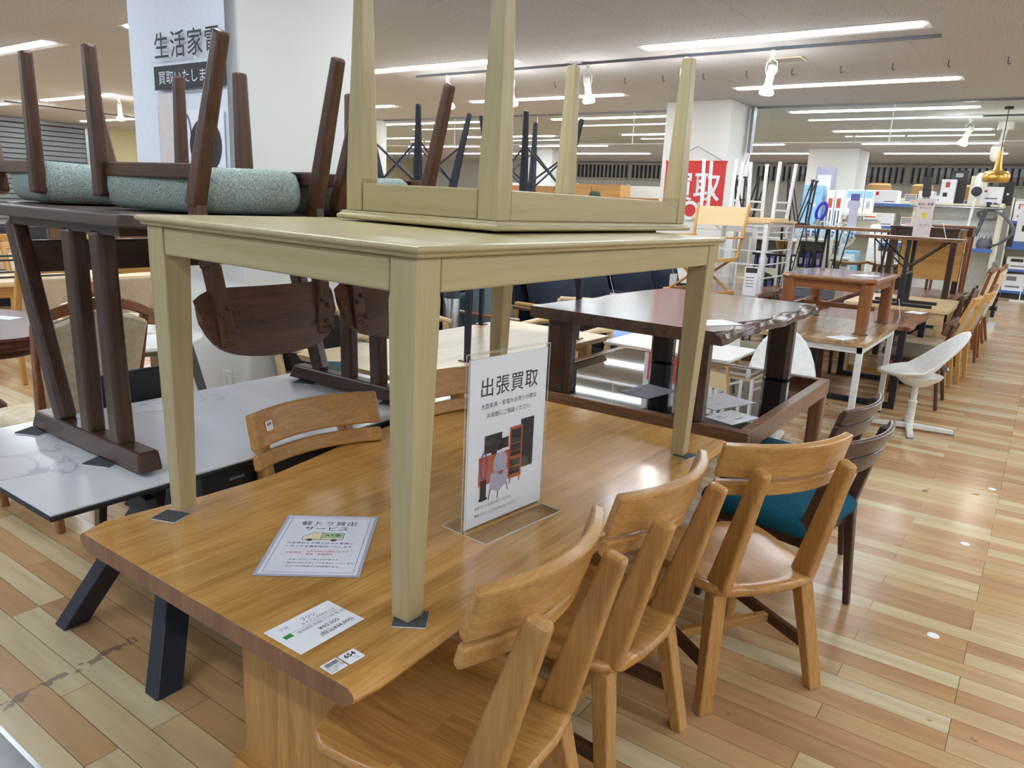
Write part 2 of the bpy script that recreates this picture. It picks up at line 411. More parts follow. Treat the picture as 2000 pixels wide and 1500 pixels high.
def tag(o, label, cat, group=None):
    o['label'] = label; o['category'] = cat
    if group: o['group'] = group
    return o
def thing(name, label, cat, loc=(0, 0, 0), rotz=0, group=None, rot=None):
    o = bpy.data.objects.new(name, None); C.objects.link(o); o.empty_display_size = .1
    o.location = loc; o.rotation_euler = rot or (0, 0, R(rotz))
    return tag(o, label, cat, group)
def struct(name, b, m, bev=0, parent=None):
    o = obj(name, b, m, parent, bev)
    if not parent: o['kind'] = 'structure'
    return o
def kids(o): return [c for c in C.objects if c.parent == o]
def dup(root, loc, rotz=None, label=None, group=None, rot=None):
    r = root.copy(); C.objects.link(r); r.location = loc
    if rot: r.rotation_euler = rot
    elif rotz is not None: r.rotation_euler = (0, 0, R(rotz))
    if label: r['label'] = label
    if group: r['group'] = group
    for ch in list(root.children):
        c = ch.copy(); C.objects.link(c); c.parent = r
        for g in list(ch.children):
            d = g.copy(); C.objects.link(d); d.parent = c
    return r
_txt = {}
def text(s, size, m, parent, mat4, name='lettering', align='LEFT', sx=1, bold=0, space=1.0):
    """printed characters: flat glyph faces lying on mat4's XY plane"""
    cu = bpy.data.curves.new('t', 'FONT'); cu.body = s; cu.size = size; cu.align_x = align; cu.resolution_u = 2
    cu.offset = bold; cu.space_character = space
    o = bpy.data.objects.new('t', cu); C.objects.link(o)
    dg = bpy.context.evaluated_depsgraph_get(); me = bpy.data.meshes.new_from_object(o.evaluated_get(dg))
    bpy.data.objects.remove(o); bpy.data.curves.remove(cu)
    me.transform(Matrix.Diagonal((sx, 1, 1, 1))); me.transform(mat4)
    me.name = name; me.materials.clear(); me.materials.append(m)
    n = bpy.data.objects.new(name, me); C.objects.link(n); n.parent = parent
    return n
def quad(b, x0, x1, y0, y1, m, z=0): return b.poly([(x0, y0, z), (x1, y0, z), (x1, y1, z), (x0, y1, z)], m)
def circle(cx, cy, r, n=20, ry=None): return [(cx+r*math.cos(2*PI*i/n), cy+(ry or r)*math.sin(2*PI*i/n)) for i in range(n)]
def rrect(w, d, r, n=5, cx=0, cy=0):
    out = []
    for sx, sy, a0 in ((1, 1, 0), (-1, 1, 90), (-1, -1, 180), (1, -1, 270)):
        for i in range(n+1):
            a = R(a0+90*i/n); out.append((cx+sx*(w/2-r)+r*math.cos(a), cy+sy*(d/2-r)+r*math.sin(a)))
    return out
def cushion(w, d, h, r=.06, puff=.02, c=(0, 0, 0)):
    """soft pad with rounded rim, crowned on top"""
    b = B(); rings = []
    for k, (ins, z) in enumerate(((.03, 0), (.005, .2*h), (0, .5*h), (.008, .8*h), (.035, h), (.4*min(w, d), h+puff))):
        q = rrect(max(.02, w-2*ins), max(.02, d-2*ins), max(.008, r-ins*.5) if ins < .1 else .01, 5, c[0], c[1])
        rings.append([b.bm.verts.new((x, y, c[2]+z)) for x, y in q])
    n = len(rings[0])
    for a, e in zip(rings, rings[1:]):
        for j in range(n): b.bm.faces.new((a[j], a[(j+1) % n], e[(j+1) % n], e[j]))
    b.bm.faces.new(rings[0][::-1]); b.bm.faces.new(rings[-1]); return b
# ================================================================== THE ROOM
XL, XR, YF, YB = -20.6, 7.0, -6.5, 22.0
struct('floor', B().box(XL, XR, YF, YB, -.1, 0), M['floor'])
struct('floor_tile', B().box(XL, XR, YF, .655, 0, .0025), M['tile'])
struct('trim_1', B().box(XL, XR, .650, .662, 0, .0045), M['steel'])
struct('ceiling', B().box(XL, XR, YF, YB, CEIL, CEIL+.1), M['ceiling'])
struct('wall_back', B().box(XL, XR, YB, YB+.1, 0, CEIL), M['grey_wall'])
struct('wall_left', B().box(XL-.1, XL, YF, YB, 0, CEIL), M['cream_wall'])
struct('wall_right', B().box(XR, XR+.1, YF, YB, 0, CEIL), M['wall'])
struct('wall_front', B().box(XL, XR, YF-.1, YF, 0, CEIL), M['wall'])
# roller shutter on the left wall
b = B(); g_ = B()
for k in range(24):
    z = .02+k*.118; g_.box(XL+.03, XL+.056, 2.6, 9.75, z+.092, z+.118)
    b.box(XL+.02, XL+.05, 2.6, 9.75, z, z+.104); b.box(XL+.02, XL+.035, 2.6, 9.75, z+.104, z+.118)
sh = thing('roller_shutter', 'closed grey roller shutter along the far left wall', 'shutter', (0, 0, 0))
obj('shutter_slats', b, M['shutter'], sh); obj('slat_joint', g_, M['charcoal'], sh)
obj('guide_rail', B().box(XL, XL+.08, 9.75, 9.85, 0, 2.86), M['steel'], sh)
obj('headbox', B().box(XL, XL+.12, 2.6, 9.85, 2.855, 2.94), M['grey_metal'], sh)
# small red vertical sign on the cream wall
rs = thing('wall_sign', 'small red vertical sign on the cream wall beside the shutter', 'sign', (XL, 11.2, 1.75))
obj('sign_panel', B().box(0, .02, 0, .2, 0, .62), M['red_cloth'], rs)
obj('sign_stripe', B().box(.02, .024, .05, .15, .06, .56), M['pink_print'], rs)
# pillars
N = 0
for px, py in ((-3.70, 2.58), (-3.70, 9.95), (-3.60, 17.3), (-10.9, 9.95), (-11.2, 17.3), (-10.9, 2.58)):
    N += 1
    wd = 1.02 if py > 17 else .92
    struct('wall_pillar_%d' % N, B().box(px-wd, px, py, py+wd, 0, CEIL), M['wall'], bev=.012)
    struct('baseboard_pillar_%d' % N, B().box(px-wd-.01, px+.01, py-.01, py+wd+.01, 0, .09), M['grey_wall'])
ol = thing('wall_outlet', 'white wall outlet low on the big near pillar', 'outlet', (-3.92, 2.58, .385))
obj('cover_plate', B().box(-.045, .045, -.008, 0, -.06, .06), M['white'], ol, .004)
obj('socket', B().box(-.012, .012, -.012, -.008, -.03, .03), M['offwhite'], ol)
# louvre bays high on the back wall
N = 1
x = -13.2
while x < 5.5:
    N += 1
    bay = struct('trim_%d' % N, B().box(x, x+1.86, YB-.05, YB, 2.43, 2.88), M['louver_face'])
    lb = B()
    for k in range(13):
        xx = x+.06+k*.145
        lb.hexa([(xx, YB-.12, 2.46), (xx+.03, YB-.12, 2.46), (xx+.05, YB-.05, 2.46), (xx+.02, YB-.05, 2.46),
                 (xx, YB-.12, 2.85), (xx+.03, YB-.12, 2.85), (xx+.05, YB-.05, 2.85), (xx+.02, YB-.05, 2.85)])
    obj('louver_fins', lb, M['louver'], bay)
    obj('louver_rail', B().box(x, x+1.86, YB-.13, YB, 2.86, 2.9).box(x, x+1.86, YB-.13, YB, 2.41, 2.44), M['louver_face'], bay)
    obj('frosted_pane', B().box(x+.02, x+1.84, YB-.056, YB-.05, 2.66, 2.85), M['grey_metal'], bay)
    x += 1.98

# glass smoke barriers hanging below the ceiling
def barrier(x0, x1, y, label):
    t = thing('smoke_barrier', label, 'glass barrier', ((x0+x1)/2, y, CEIL), 0, 'glass smoke barriers')
    h = (x1-x0)/2
    obj('glass_pane', B().box(-h, h, -.004, .004, -.475, -.012), M['pane'], t)
    obj('top_channel', B().box(-h, h, -.02, .02, -.025, 0), M['grey_metal'], t)
    obj('bottom_edge', B().box(-h, h, -.006, .006, -.48, -.472), M['white_metal'], t)
    k = -h+1.78
    while k < h:
        obj('joint_strip', B().box(k-.006, k+.006, -.007, .007, -.475, -.02), M['white_metal'], t); k += 1.78
barrier(-3.69, 6.9, 10.75, 'clear glass smoke barrier hanging over the aisle right of the far pillar')
barrier(-10.85, -4.65, 10.75, 'clear glass smoke barrier hanging left of the pillar with red sign')
eb = B().box(-.02, .02, -.06, .06, -.62, -.02).tube([(0, 0, -.62), (-.05, -.3, -1.15)], .004, 5)
tag(obj('barrier_frame_post', eb, M['grey_metal']), 'thin dark edge post at the barrier end on the pillar', 'post').location = (-3.63, 10.62, CEIL)

# ceiling light strips (recessed troughs with a bright tube side and a reflector side)
ordn = ['nearest', 'second', 'third', 'fourth', 'fifth', 'sixth', 'seventh', 'eighth', 'ninth', 'tenth', 'eleventh', 'twelfth']
rows = [-3.3, -.85, 1.6, 4.05, 6.69, 9.19, 11.42, 14.03, 16.37, 18.7]
cols = [(-2.22, 2.38, 'above the right aisle'), (-6.15, 2.6, 'left of the aisle column'), (-10.3, 2.6, 'in the middle of the hall'),
        (-14.2, 2.6, 'in the left half of the hall'), (-18.2, 2.4, 'beside the left shutter wall'), (1.9, 2.4, 'right of the aisle'), (5.4, 2.2, 'along the right wall')]
proto = None
for ci, (cx, ln, where) in enumerate(cols):
    for ri, ry in enumerate(rows):
        if ci == 0 and ri < 2: pass
        t = thing('ceiling_light', 'long white ceiling light, %s row, %s' % (ordn[ri], where), 'ceiling light', (cx, ry, CEIL), 0, 'linear ceiling lights')
        h = ln/2
        fr = B()
        fr.hexa([(-h, -.14, -.004), (h, -.14, -.004), (h, -.1, -.004), (-h, -.1, -.004), (-h, -.14, 0), (h, -.14, 0), (h, -.1, 0), (-h, -.1, 0)])
        fr.hexa([(-h, .1, -.004), (h, .1, -.004), (h, .14, -.004), (-h, .14, -.004), (-h, .1, 0), (h, .1, 0), (h, .14, 0), (-h, .14, 0)])
        fr.box(-h, h, -.1, .1, -.003, 0)
        obj('reflector', fr, M['white_metal'], t)
        e = B()
        e.hexa([(-h+.05, -.085, -.014), (h-.05, -.085, -.014), (h-.05, .012, -.014), (-h+.05, .012, -.014),
                (-h+.05, -.085, -.004), (h-.05, -.085, -.004), (h-.05, .012, -.004), (-h+.05, .012, -.004)])
        obj('light_strip', e, M['tube'], t)

# track spotlights
def spot(loc, label, group='track spotlights', tilt=(0, 0)):
    t = thing('spotlight', label, 'spotlight', loc, 0, group)
    obj('adapter', B().lathe([(.022, -.07), (.022, 0)], 12), M['white'], t, .003, True)
    yk = B()
    for s in (-1, 1):
        yk.tube([(0, 0, -.07), (s*.045, 0, -.1), (s*.05, 0, -.15), (s*.04, 0, -.2)], .005, 6)
    obj('yoke', yk, M['white'], t, smooth=True)
    q = Euler((R(tilt[0]), R(tilt[1]), 0)).to_matrix().to_4x4(); q.translation = (0, 0, -.19)
    obj('lamp_holder', B().lathe([(.02, .07), (.034, .06), (.034, -.07), (.03, -.075)], 16, m=q), M['white'], t, 0, True)
    obj('bulb', B().lathe([(.028, -.075), (.034, -.1), (.06, -.15), (.064, -.17), (.05, -.185), (.01, -.19)], 16, m=q), M['bulb'], t, 0, True)
def track(p0, p1, label):
    b = B().bar((p0[0], p0[1], CEIL-.012), (p1[0], p1[1], CEIL-.012), .024, .024, side=(0, 0, 1))
    tag(obj('light_track', b, M['hose']), label, 'light track', 'ceiling light tracks')
track((-6.6, 7.08), (-1.0, 7.08), 'grey lighting track across the ceiling carrying the near row of spotlights')
track((-16.45, 6.4), (-16.6, 9.4), 'grey lighting track along the left hall beside the shutter')
track((-1.6, 12.27), (0.6, 12.27), 'short grey lighting track behind the glass barrier at right')
nm = ['leftmost of the near row, above the black chair legs', 'second in the near row, half behind the tall cream leg', 'third in the near row, over the short cream leg',
      'fourth in the near row, left of the red sign', 'rightmost of the near row of spotlights']
for i, x in enumerate((-6.1, -5.18, -4.2, -3.13, -2.31)):
    spot((x, 7.08, CEIL-.024), 'white lit spotlight, '+nm[i], tilt=(8, 10 if i == 4 else -6))
spot((-13.3, 6.93, CEIL), 'white lit spotlight hanging left of the tall banner')
spot((-16.47, 6.8, CEIL-.024), 'white lit spotlight nearest the shutter, at the far left')
spot((-16.58, 9.1, CEIL-.024), 'white lit spotlight low beside the left banner edge')
spot((-1.2, 12.27, CEIL-.024), 'white lit spotlight tilted down behind the glass barrier', tilt=(10, 20))
spot((-.35, 12.27, CEIL-.024), 'white lit spotlight at the far right picture edge', tilt=(10, -20))
# small ceiling fittings
def disc(x, y, label, r=.06):
    t = thing('smoke_detector', label, 'smoke detector', (x, y, CEIL), 0, 'ceiling detectors')
    obj('detector_base', B().lathe([(r, 0), (r, -.012), (r*.8, -.02)], 20), M['offwhite'], t, 0, True)
    obj('detector_head', B().lathe([(r*.5, -.02), (r*.45, -.035), (.01, -.038)], 16), M['white'], t, 0, True)
disc(-3.62, 4.13, 'round ceiling detector behind the top of the tall cream leg', .07)
disc(-5.6, 4.5, 'round ceiling detector right of the white pillar top', .06)
disc(-2.6, 8.1, 'round ceiling detector between the two near light strips at right', .05)
def vent(x, y, label):
    t = thing('ceiling_vent', label, 'vent', (x, y, CEIL), 0, 'ceiling vents')
    obj('vent_plate', B().box(-.16, .16, -.1, .1, -.012, 0), M['offwhite'], t, .003)
    s = B()
    for k in range(4): s.box(-.14, .14, -.08+k*.045, -.055+k*.045, -.014, -.012)
    obj('vent_slot', s, M['grey_metal'], t)
vent(-4.7, 4.0, 'small rectangular ceiling vent beside the inverted table leg')
vent(-6.4, 5.75, 'rectangular ceiling vent just behind the left cream leg')
vent(-2.35, 7.62, 'rectangular ceiling vent behind the rightmost spotlight')
hk = [(-5.2+i*.46, 8.0+.02*i) for i in range(12)]
for i, (x, y) in enumerate(hk):
    b = B().tube([(0, 0, 0), (0, 0, -.05), (.012, 0, -.065), (.024, 0, -.055)], .004, 5)
    tag(obj('ceiling_hook', b, M['charcoal']), 'small dark wire hook screwed into the ceiling between two light rows', 'hook', 'ceiling hooks').location = (x, y, CEIL)
# ================================================================== FOREGROUND OAK TABLE
T = thing('dining_table', 'honey oak dining table with natural live edges on slab legs', 'table', (-1.3, 1.65, 0))
def L(x, y): return (x+1.3, y-1.65)
out = [(-.813, .738), (-.806, .80), (-.812, .95), (-.818, 1.06), (-.795, 1.3), (-.772, 1.56), (-.785, 1.85), (-.805, 2.08), (-.82, 2.35), (-.824, 2.56),
       (-1.3, 2.563), (-1.80, 2.56), (-1.822, 2.4), (-1.84, 2.15), (-1.848, 1.84), (-1.82, 1.66), (-1.78, 1.46), (-1.742, 1.25), (-1.75, 1.05), (-1.772, .88), (-1.78, .80), (-1.755, .737), (-1.3, .735)]
def inset(p, d):
    cx = sum(q[0] for q in p)/len(p); cy = sum(q[1] for q in p)/len(p)
    return [(x-(d if x > cx else -d if x < cx-.1 else 0), y-(.004 if y > cy else -.004)) for x, y in p]
lo = [L(*p) for p in out]
tb = B()
rings = []
for ins, z in ((.03, .655), (.006, .672), (0, .682), (.004, .692), (.016, .70)):
    rings.append([tb.bm.verts.new((x, y, z)) for x, y in inset(lo, ins)])
for a, e in zip(rings, rings[1:]):
    for j in range(len(a)): tb.bm.faces.new((a[j], a[(j+1) % len(a)], e[(j+1) % len(a)], e[j]))
tb.bm.faces.new(rings[0][::-1]); tb.bm.faces.new(rings[-1])
top = obj('tabletop', tb, M['oak_top'], T, .002)
top.data.materials.append(M['end_grain'])
for p in top.data.polygons:
    if abs(p.normal.y) > .8 and abs(p.center.y) > .85: p.material_index = 1
for y0 in (-.66, .71):
    obj('slab_leg', B().box(-.2, .165, y0, y0+.06, .05, .655), M['oak'][2], T, .004)
    obj('leg_foot', B().box(-.225, .18, y0-.03, y0+.09, .0, .05), M['oak'][0], T, .006)
obj('stretcher', B().box(-.04, .02, -.6, .71, .2, .3), M['oak'][1], T, .004)

# ---- the two cream tables
def cream_table(name, label, W, D, H, loc, rot, leg=.066, tip=.044, apron=.063, rim=.023):
    t = thing(name, label, 'table', loc, 0, None, rot)
    hw, hd = W/2, D/2
    tp = B(); rings = []
    for ins, z in ((.013, H-rim), (.009, H-rim*.86), (.009, H-rim*.64), (.002, H-rim*.54), (0, H-rim*.3), (.002, H-rim*.1), (.009, H)):
        rings.append([tp.bm.verts.new((sx*(hw-ins), sy*(hd-ins), z)) for sx, sy in ((-1, -1), (1, -1), (1, 1), (-1, 1))])
    for a, e in zip(rings, rings[1:]):
        for j in range(4): tp.bm.faces.new((a[j], a[(j+1) % 4], e[(j+1) % 4], e[j]))
    tp.bm.faces.new(rings[0][::-1]); tp.bm.faces.new(rings[-1])
    obj('tabletop', tp, M['cream'][1], t, .0025)
    i = .02; z1 = H-rim; z0 = z1-apron
    for s in (-1, 1):
        obj('apron', B().box(-hw+leg+i, hw-leg-i, s*(hd-i-.014)-.012, s*(hd-i-.014)+.012, z0, z1), M['cream'][0], t, .004)
        obj('apron', B().box(s*(hw-i-.014)-.012, s*(hw-i-.014)+.012, -hd+leg+i, hd-leg-i, z0, z1), M['cream'][1], t, .004)
    for sx in (-1, 1):
        for sy in (-1, 1):
            b = B()
            def ring(k, z, o):   # k = side length, o = outer offset
                xo, yo = sx*(hw-i-o), sy*(hd-i-o)
                xi, yi = xo-sx*k, yo-sy*k
                return [(min(xo, xi), min(yo, yi), z), (max(xo, xi), min(yo, yi), z), (max(xo, xi), max(yo, yi), z), (min(xo, xi), max(yo, yi), z)]
            rr = [ring(tip, 0, .012), ring(leg, z0-.012, .0), ring(leg-.003, z0+.002, 0), ring(leg-.003, z1, 0)]
            vs = [[b.bm.verts.new(p) for p in r] for r in rr]
            for a, e in zip(vs, vs[1:]):
                for j in range(4): b.bm.faces.new((a[j], a[(j+1) % 4], e[(j+1) % 4], e[j]))
            b.bm.faces.new(vs[0][::-1]); b.bm.faces.new(vs[-1])
            obj('leg', b, M['cream'][2], t, .003)
    return t
CT = cream_table('dining_table', 'pale cream wood table standing on the oak table on felt pads', .885, 1.43, .722, (-1.292, 1.625, .71), (0, R(.75), 0))
UT = cream_table('side_table', 'narrow cream wood table upside down on top of the cream table', .55, 1.14, .56, (-1.315, 1.97, 1.432+.56+.006), (PI, R(.6), 0), leg=.06, tip=.036, apron=.072)
for k, (x, y) in enumerate(((-.27+.05, .57-.05), (.275-.05, .57-.05), (-.275+.05, -.57+.05))):
    b = B(); rnd = random.Random(k)
    for q in range(9):
        a = rnd.random()*6.3; r = .012+.012*rnd.random()
        b.tube([(x, y, -.002), (x+r*.6*math.cos(a), y+r*.6*math.sin(a), -.01-.008*rnd.random()), (x+1.4*r*math.cos(a+.6), y+1.4*r*math.sin(a+.6), -.004-.016*rnd.random())], .004, 5, .0012)
    obj('padding_fluff', b, M['fluff'], UT, label='tuft of white padding on the leg tip')
def pad(x, y, rz, label, z=.70, s=.062, torn=False):
    b = B().prism(rrect(s, s*.85, .003), 0, .004)
    o = tag(obj('felt_pad', b, M['felt']), label, 'felt pad', 'grey pads under table legs')
    o.location = (x, y, z); o.rotation_euler = (0, 0, R(rz))
    obj('fibre_edge', B().prism(rrect(s*.98, s*.86, .003), -.0, .0018), M['fluff'], o).scale = (1.03, 1.03, 1)
for x, y, rz, lb in ((-1.672, .922, 20, 'leg at the left oak corner'), (-.892, .962, 35, 'leg near the front right edge'),
                     (-.885, 2.292, 80, 'leg at the far right'), (-1.70, 2.29, 10, 'leg at the far left')):
    pad(x, y, rz, 'grey felt pad under the cream table '+lb, z=.70, s=.066)

# ---- papers on the oak table
def card(name, label, cat, m, w, d, mat, z=.001, group=None):
    t = thing(name, label, cat, m.translation, 0, group); t.rotation_euler = m.to_euler()
    return t
I4 = Matrix.Identity(4)
def at(x, y, z=.0012): return Matrix.Translation((x, y, z))
# laminated notice (x = reading direction, origin = lower left corner)
t = card('notice', 'laminated truck rental notice lying flat on the oak table', 'notice', frame((-1.268, .87, .7012), (.182, .144, 0), (-.188, .248, 0)), .228, .31, None)
obj('laminate_sheet', B().box(0, .228, 0, .316, 0, .0008), M['lavender'], t)
obj('paper_sheet', B().box(.008, .22, .008, .308, .0008, .0011), M['paper_gloss'], t)
bd = B()
for x0, x1, y0, y1 in ((.016, .212, .0155, .0168), (.016, .212, .299, .3003), (.016, .0173, .016, .3), (.2107, .212, .016, .3)): quad(bd, x0, x1, y0, y1, I4, .0013)
obj('printed_border', bd, M['grey_ink'], t)
text('軽トラ貸出', .026, M['ink'], t, at(.114, .258, .0014), align='CENTER', space=1.14)
text('サービス', .026, M['ink'], t, at(.112, .228, .0014), align='CENTER', space=1.14)
tr = B(); quad(tr, .11, .16, .188, .214, I4, .0013); obj('printed_truck_box', tr, M['pale_green'], t)
tr = B().poly([(.066, .178, .0013), (.106, .178, .0013), (.106, .214, .0013), (.088, .214, .0013), (.07, .196, .0013)]); quad(tr, .106, .16, .178, .186, I4, .0013)
obj('printed_truck_cab', tr, M['pale_yellow'], t)
tl = B()
for x0, x1, y0, y1 in ((.064, .162, .1755, .178), (.107, .109, .178, .216), (.109, .161, .186, .1872), (.16, .1612, .178, .215), (.109, .161, .2142, .2155), (.088, .107, .214, .2155), (.0645, .066, .178, .196)): quad(tl, x0, x1, y0, y1, I4, .0014)
tl.poly([(.0655, .196, .0014), (.067, .195, .0014), (.089, .214, .0014), (.0878, .2152, .0014)])
for cx in (.083, .14):
    tl.poly([(x, y, .0014) for x, y in circle(cx, .1755, .0075, 14)])
obj('printed_truck_lines', tl, M['grey_ink'], t)
text('AT車', .017, M['ink'], t, at(.135, .195, .0015), align='CENTER')
text('大型商品をお買上げのお客様に', .0105, M['ink'], t, at(.112, .155, .0014), align='CENTER', space=1.12)
text('トラックを無料貸出いたします', .0105, M['ink'], t, at(.112, .137, .0014), align='CENTER', space=1.12)
rb = B()
for x0, x1, y0, y1 in ((.036, .194, .0925, .0933), (.036, .194, .1255, .1263), (.036, .0368, .0925, .1263), (.1932, .194, .0925, .1263), (.082, .0828, .097, .122)): quad(rb, x0, x1, y0, y1, I4, .0013)
obj('printed_red_box', rb, M['pink_print'], t)
text('対象商品', .009, M['red_ink'], t, at(.043, .106, .0014))
text('合計5,000円(税込)以上の', .0088, M['red_ink'], t, at(.09, .113, .0014)); text('家具・家電製品', .0088, M['red_ink'], t, at(.09, .099, .0014))
for k, s in enumerate(('・女性にやさしい安心のAT車です。', '・積み込みはスタッフがお手伝いいたします。', '・60分〜90分無料でご利用頂けます。')):
    text(s, .0078, M['ink'], t, at(.05, .073-k*.016, .0014))
# price card
t = card('price_card', 'white price card lying at the near corner of the oak table', 'price card', frame((-.961, .752, .7012), (0, 1, 0), (-1, .02, 0)), .153, .107, None)
obj('card_sheet', B().box(0, .153, 0, .107, 0, .0005), M['paper'], t)
ln = B(); quad(ln, .02, .145, .066, .0668, I4, .0008); obj('printed_rule', ln, M['grey_ink'], t)
g = B(); quad(g, .012, .03, .056, .068, I4, .0009); obj('printed_green_mark', g, M['green_ink'], t)
text('下見', .011, M['grey_ink'], t, at(.02, .084, .001))
text('フジシ', .015, M['ink'], t, at(.07, .083, .001), sx=.8); text('ダイニング6点セット', .0085, M['ink'], t, at(.062, .0715, .001))
text('使用感有 程度B ﾃﾗﾝｼ材 幅 156', .0085, M['grey_ink'], t, at(.04, .0545, .001))
text('¥60,000', .0145, M['ink'], t, at(.074, .034, .001)); text('(税込¥66,000)', .0135, M['ink'], t, at(.062, .016, .001))
text('20250', .004, M['grey_ink'], t, at(.13, .068, .001))
def sticker654(loc, rot, label, s=1, parent=None):
    t = thing('number_sticker', label, 'sticker', loc, 0, 'white 654 number stickers'); t.rotation_euler = rot
    obj('sticker_sheet', B().prism(rrect(.036*s, .034*s, .002*s, 3), 0, .0004), M['paper'], t)
    text('654', .0155*s, M['ink'], t, at(0, .0005*s, .0007), align='CENTER', bold=.0005*s)
    text('00001', .004*s, M['grey_ink'], t, at(.004*s, -.006*s, .0007), align='CENTER')
    text('111', .0055*s, M['ink'], t, at(.006*s, -.0125*s, .0007), align='CENTER')
    return t
sticker654((-.889, .806, .7012), (0, 0, R(88)), 'square number 654 sticker on the oak table beside the barcode')
t = thing('barcode_sticker', 'small white barcode sticker at the oak table near corner', 'sticker', (-.891, .767, .7012)); t.rotation_euler = (0, 0, R(88))
obj('sticker_sheet', B().prism(rrect(.036, .034, .002, 3), 0, .0004), M['paper'], t)
b = B(); rnd = random.Random(3); x = -.012
while x < .014:
    wv = rnd.choice((.0005, .0009, .0013)); quad(b, x, x+wv, .003, .013, I4, .0006); x += wv+rnd.choice((.0005, .0008))
obj('barcode', b, M['ink'], t)
for k in range(4): text(('0654 ダイニング', 'セット 幅156 程度B', 'オーク材 チェア5', '¥66,000')[k], .0042, M['ink'], t, at(-.015, -.001-k*.0042, .0006))

M['edge'] = flat('polished_edge', (206, 206, 200), .1, noise=0)
# ---- upright acrylic sign
t = thing('sign_stand', 'clear acrylic T stand holding a home pickup buying poster', 'sign stand', (-1.041, 1.47, .70)); t.rotation_euler = (R(90), 0, R(84.5))
# local: x right (reading), y up, z towards the reader
SW, SH = .298, .452
acr = B()
for z in (-.006, .006):
    acr.box(-SW/2, SW/2, .002, SH, z-.0012, z+.0012)
acr.hexa([(-SW/2, 0, .006), (SW/2, 0, .006), (SW/2, 0, .075), (-SW/2, 0, .075), (-SW/2, .003, .006), (SW/2, .003, .006), (SW/2, .003, .075), (-SW/2, .003, .075)])
acr.hexa([(-SW/2, 0, -.075), (SW/2, 0, -.075), (SW/2, 0, -.006), (-SW/2, 0, -.006), (-SW/2, .003, -.075), (SW/2, .003, -.075), (SW/2, .003, -.006), (-SW/2, .003, -.006)])
obj('acrylic_holder', acr, M['acrylic'], t)
ed = B()
for x in (-SW/2, SW/2):
    for z in (-.0065, .0065): ed.box(x-.0006, x+.0006, 0, SH, z-.0007, z+.0007)
for z in (-.0065, .0065): ed.box(-SW/2, SW/2, SH-.0006, SH+.0006, z-.0007, z+.0007)
for s in (-1, 1):
    ed.box(-SW/2, SW/2, .0, .003, s*.075-.0007, s*.075+.0007)
    for x in (-SW/2, SW/2): ed.box(x-.0006, x+.0006, 0, .003, min(s*.006, s*.075), max(s*.006, s*.075))
obj('acrylic_edges', ed, M['edge'], t)
obj('poster', B().box(-SW/2+.003, SW/2-.003, .012, SH-.012, -.002, .002), M['paper'], t)
Z = .0024
def pt(s, size, x, y, m='ink', **k): text(s, size, M[m], t, at(x, y, Z+.0003), **k)
pt('出張買取', .052, 0, .347, align='CENTER', sx=1.02, bold=.0002, space=1.1)
pt('大型家具・家電をお売りの際は', .0145, .002, .314, align='CENTER', space=1.08)
pt('お気軽にご相談ください', .0145, .0, .289, align='CENTER', space=1.08)
pt('右記コードを読み取りいただき、', .0098, -.115, .055, 'grey_ink'); pt('専用フォームよりお申込みください。', .0098, -.115, .035, 'grey_ink')
def ill(name, mat, polys, dz=0):
    b = B()
    for p in polys: b.poly([(x, y, Z+dz) for x, y in p])
    obj(name, b, M[mat], t)
def rc(x0, y0, x1, y1): return [(x0, y0), (x1, y0), (x1, y1), (x0, y1)]
ill('printed_fridge', 'charcoal', [rc(.05, .128, .103, .262)])
ill('printed_cupboard', 'orange_print', [rc(-.104, .115, .012, .19), rc(.008, .108, .058, .248), [(.012, .108), (.018, .108), (.016, .094), (.013, .094)], [(.048, .108), (.054, .108), (.052, .094), (.049, .094)]], .0002)
ill('printed_shelves', 'charcoal', [rc(.013, .202, .053, .24), rc(.013, .182, .053, .2), rc(.013, .168, .053, .18), rc(.013, .14, .053, .16), rc(.013, .118, .053, .136)], .0004)
ill('printed_screens', 'charcoal', [rc(-.086, .196, -.022, .243), rc(-.028, .198, .004, .226), rc(-.06, .19, -.04, .197)], .0004)
ill('printed_armchair', 'lavender', [[(-.052, .138), (-.05, .172), (-.04, .19), (-.012, .19), (.002, .172), (-.004, .14)], [(-.06, .098), (-.062, .134), (-.05, .146), (-.02, .128), (-.002, .146), (.006, .132), (.002, .102), (-.03, .086)]], .0006)
ill('printed_armchair_legs', 'charcoal', [[(-.06, .1), (-.057, .1), (-.064, .07), (-.067, .07)], [(.0, .103), (.003, .103), (.008, .08), (.006, .08)], [(-.032, .088), (-.029, .088), (-.03, .066), (-.032, .066)]], .0006)
ring = [(-.086+.013*math.cos(a)*1, .165+.037*math.sin(a)) for a in [2*PI*i/20 for i in range(21)]]
inner = [(-.086+.0085*math.cos(a)*1, .165+.032*math.sin(a)) for a in [2*PI*i/20 for i in range(21)]]
ill('printed_fan_ring', 'violet', [[ring[i], ring[i+1], inner[i+1], inner[i]] for i in range(20)], .0008)
ill('printed_fan_base', 'charcoal', [rc(-.097, .078, -.075, .128), circle(-.086, .078, .017, 14, .005)], .0008)

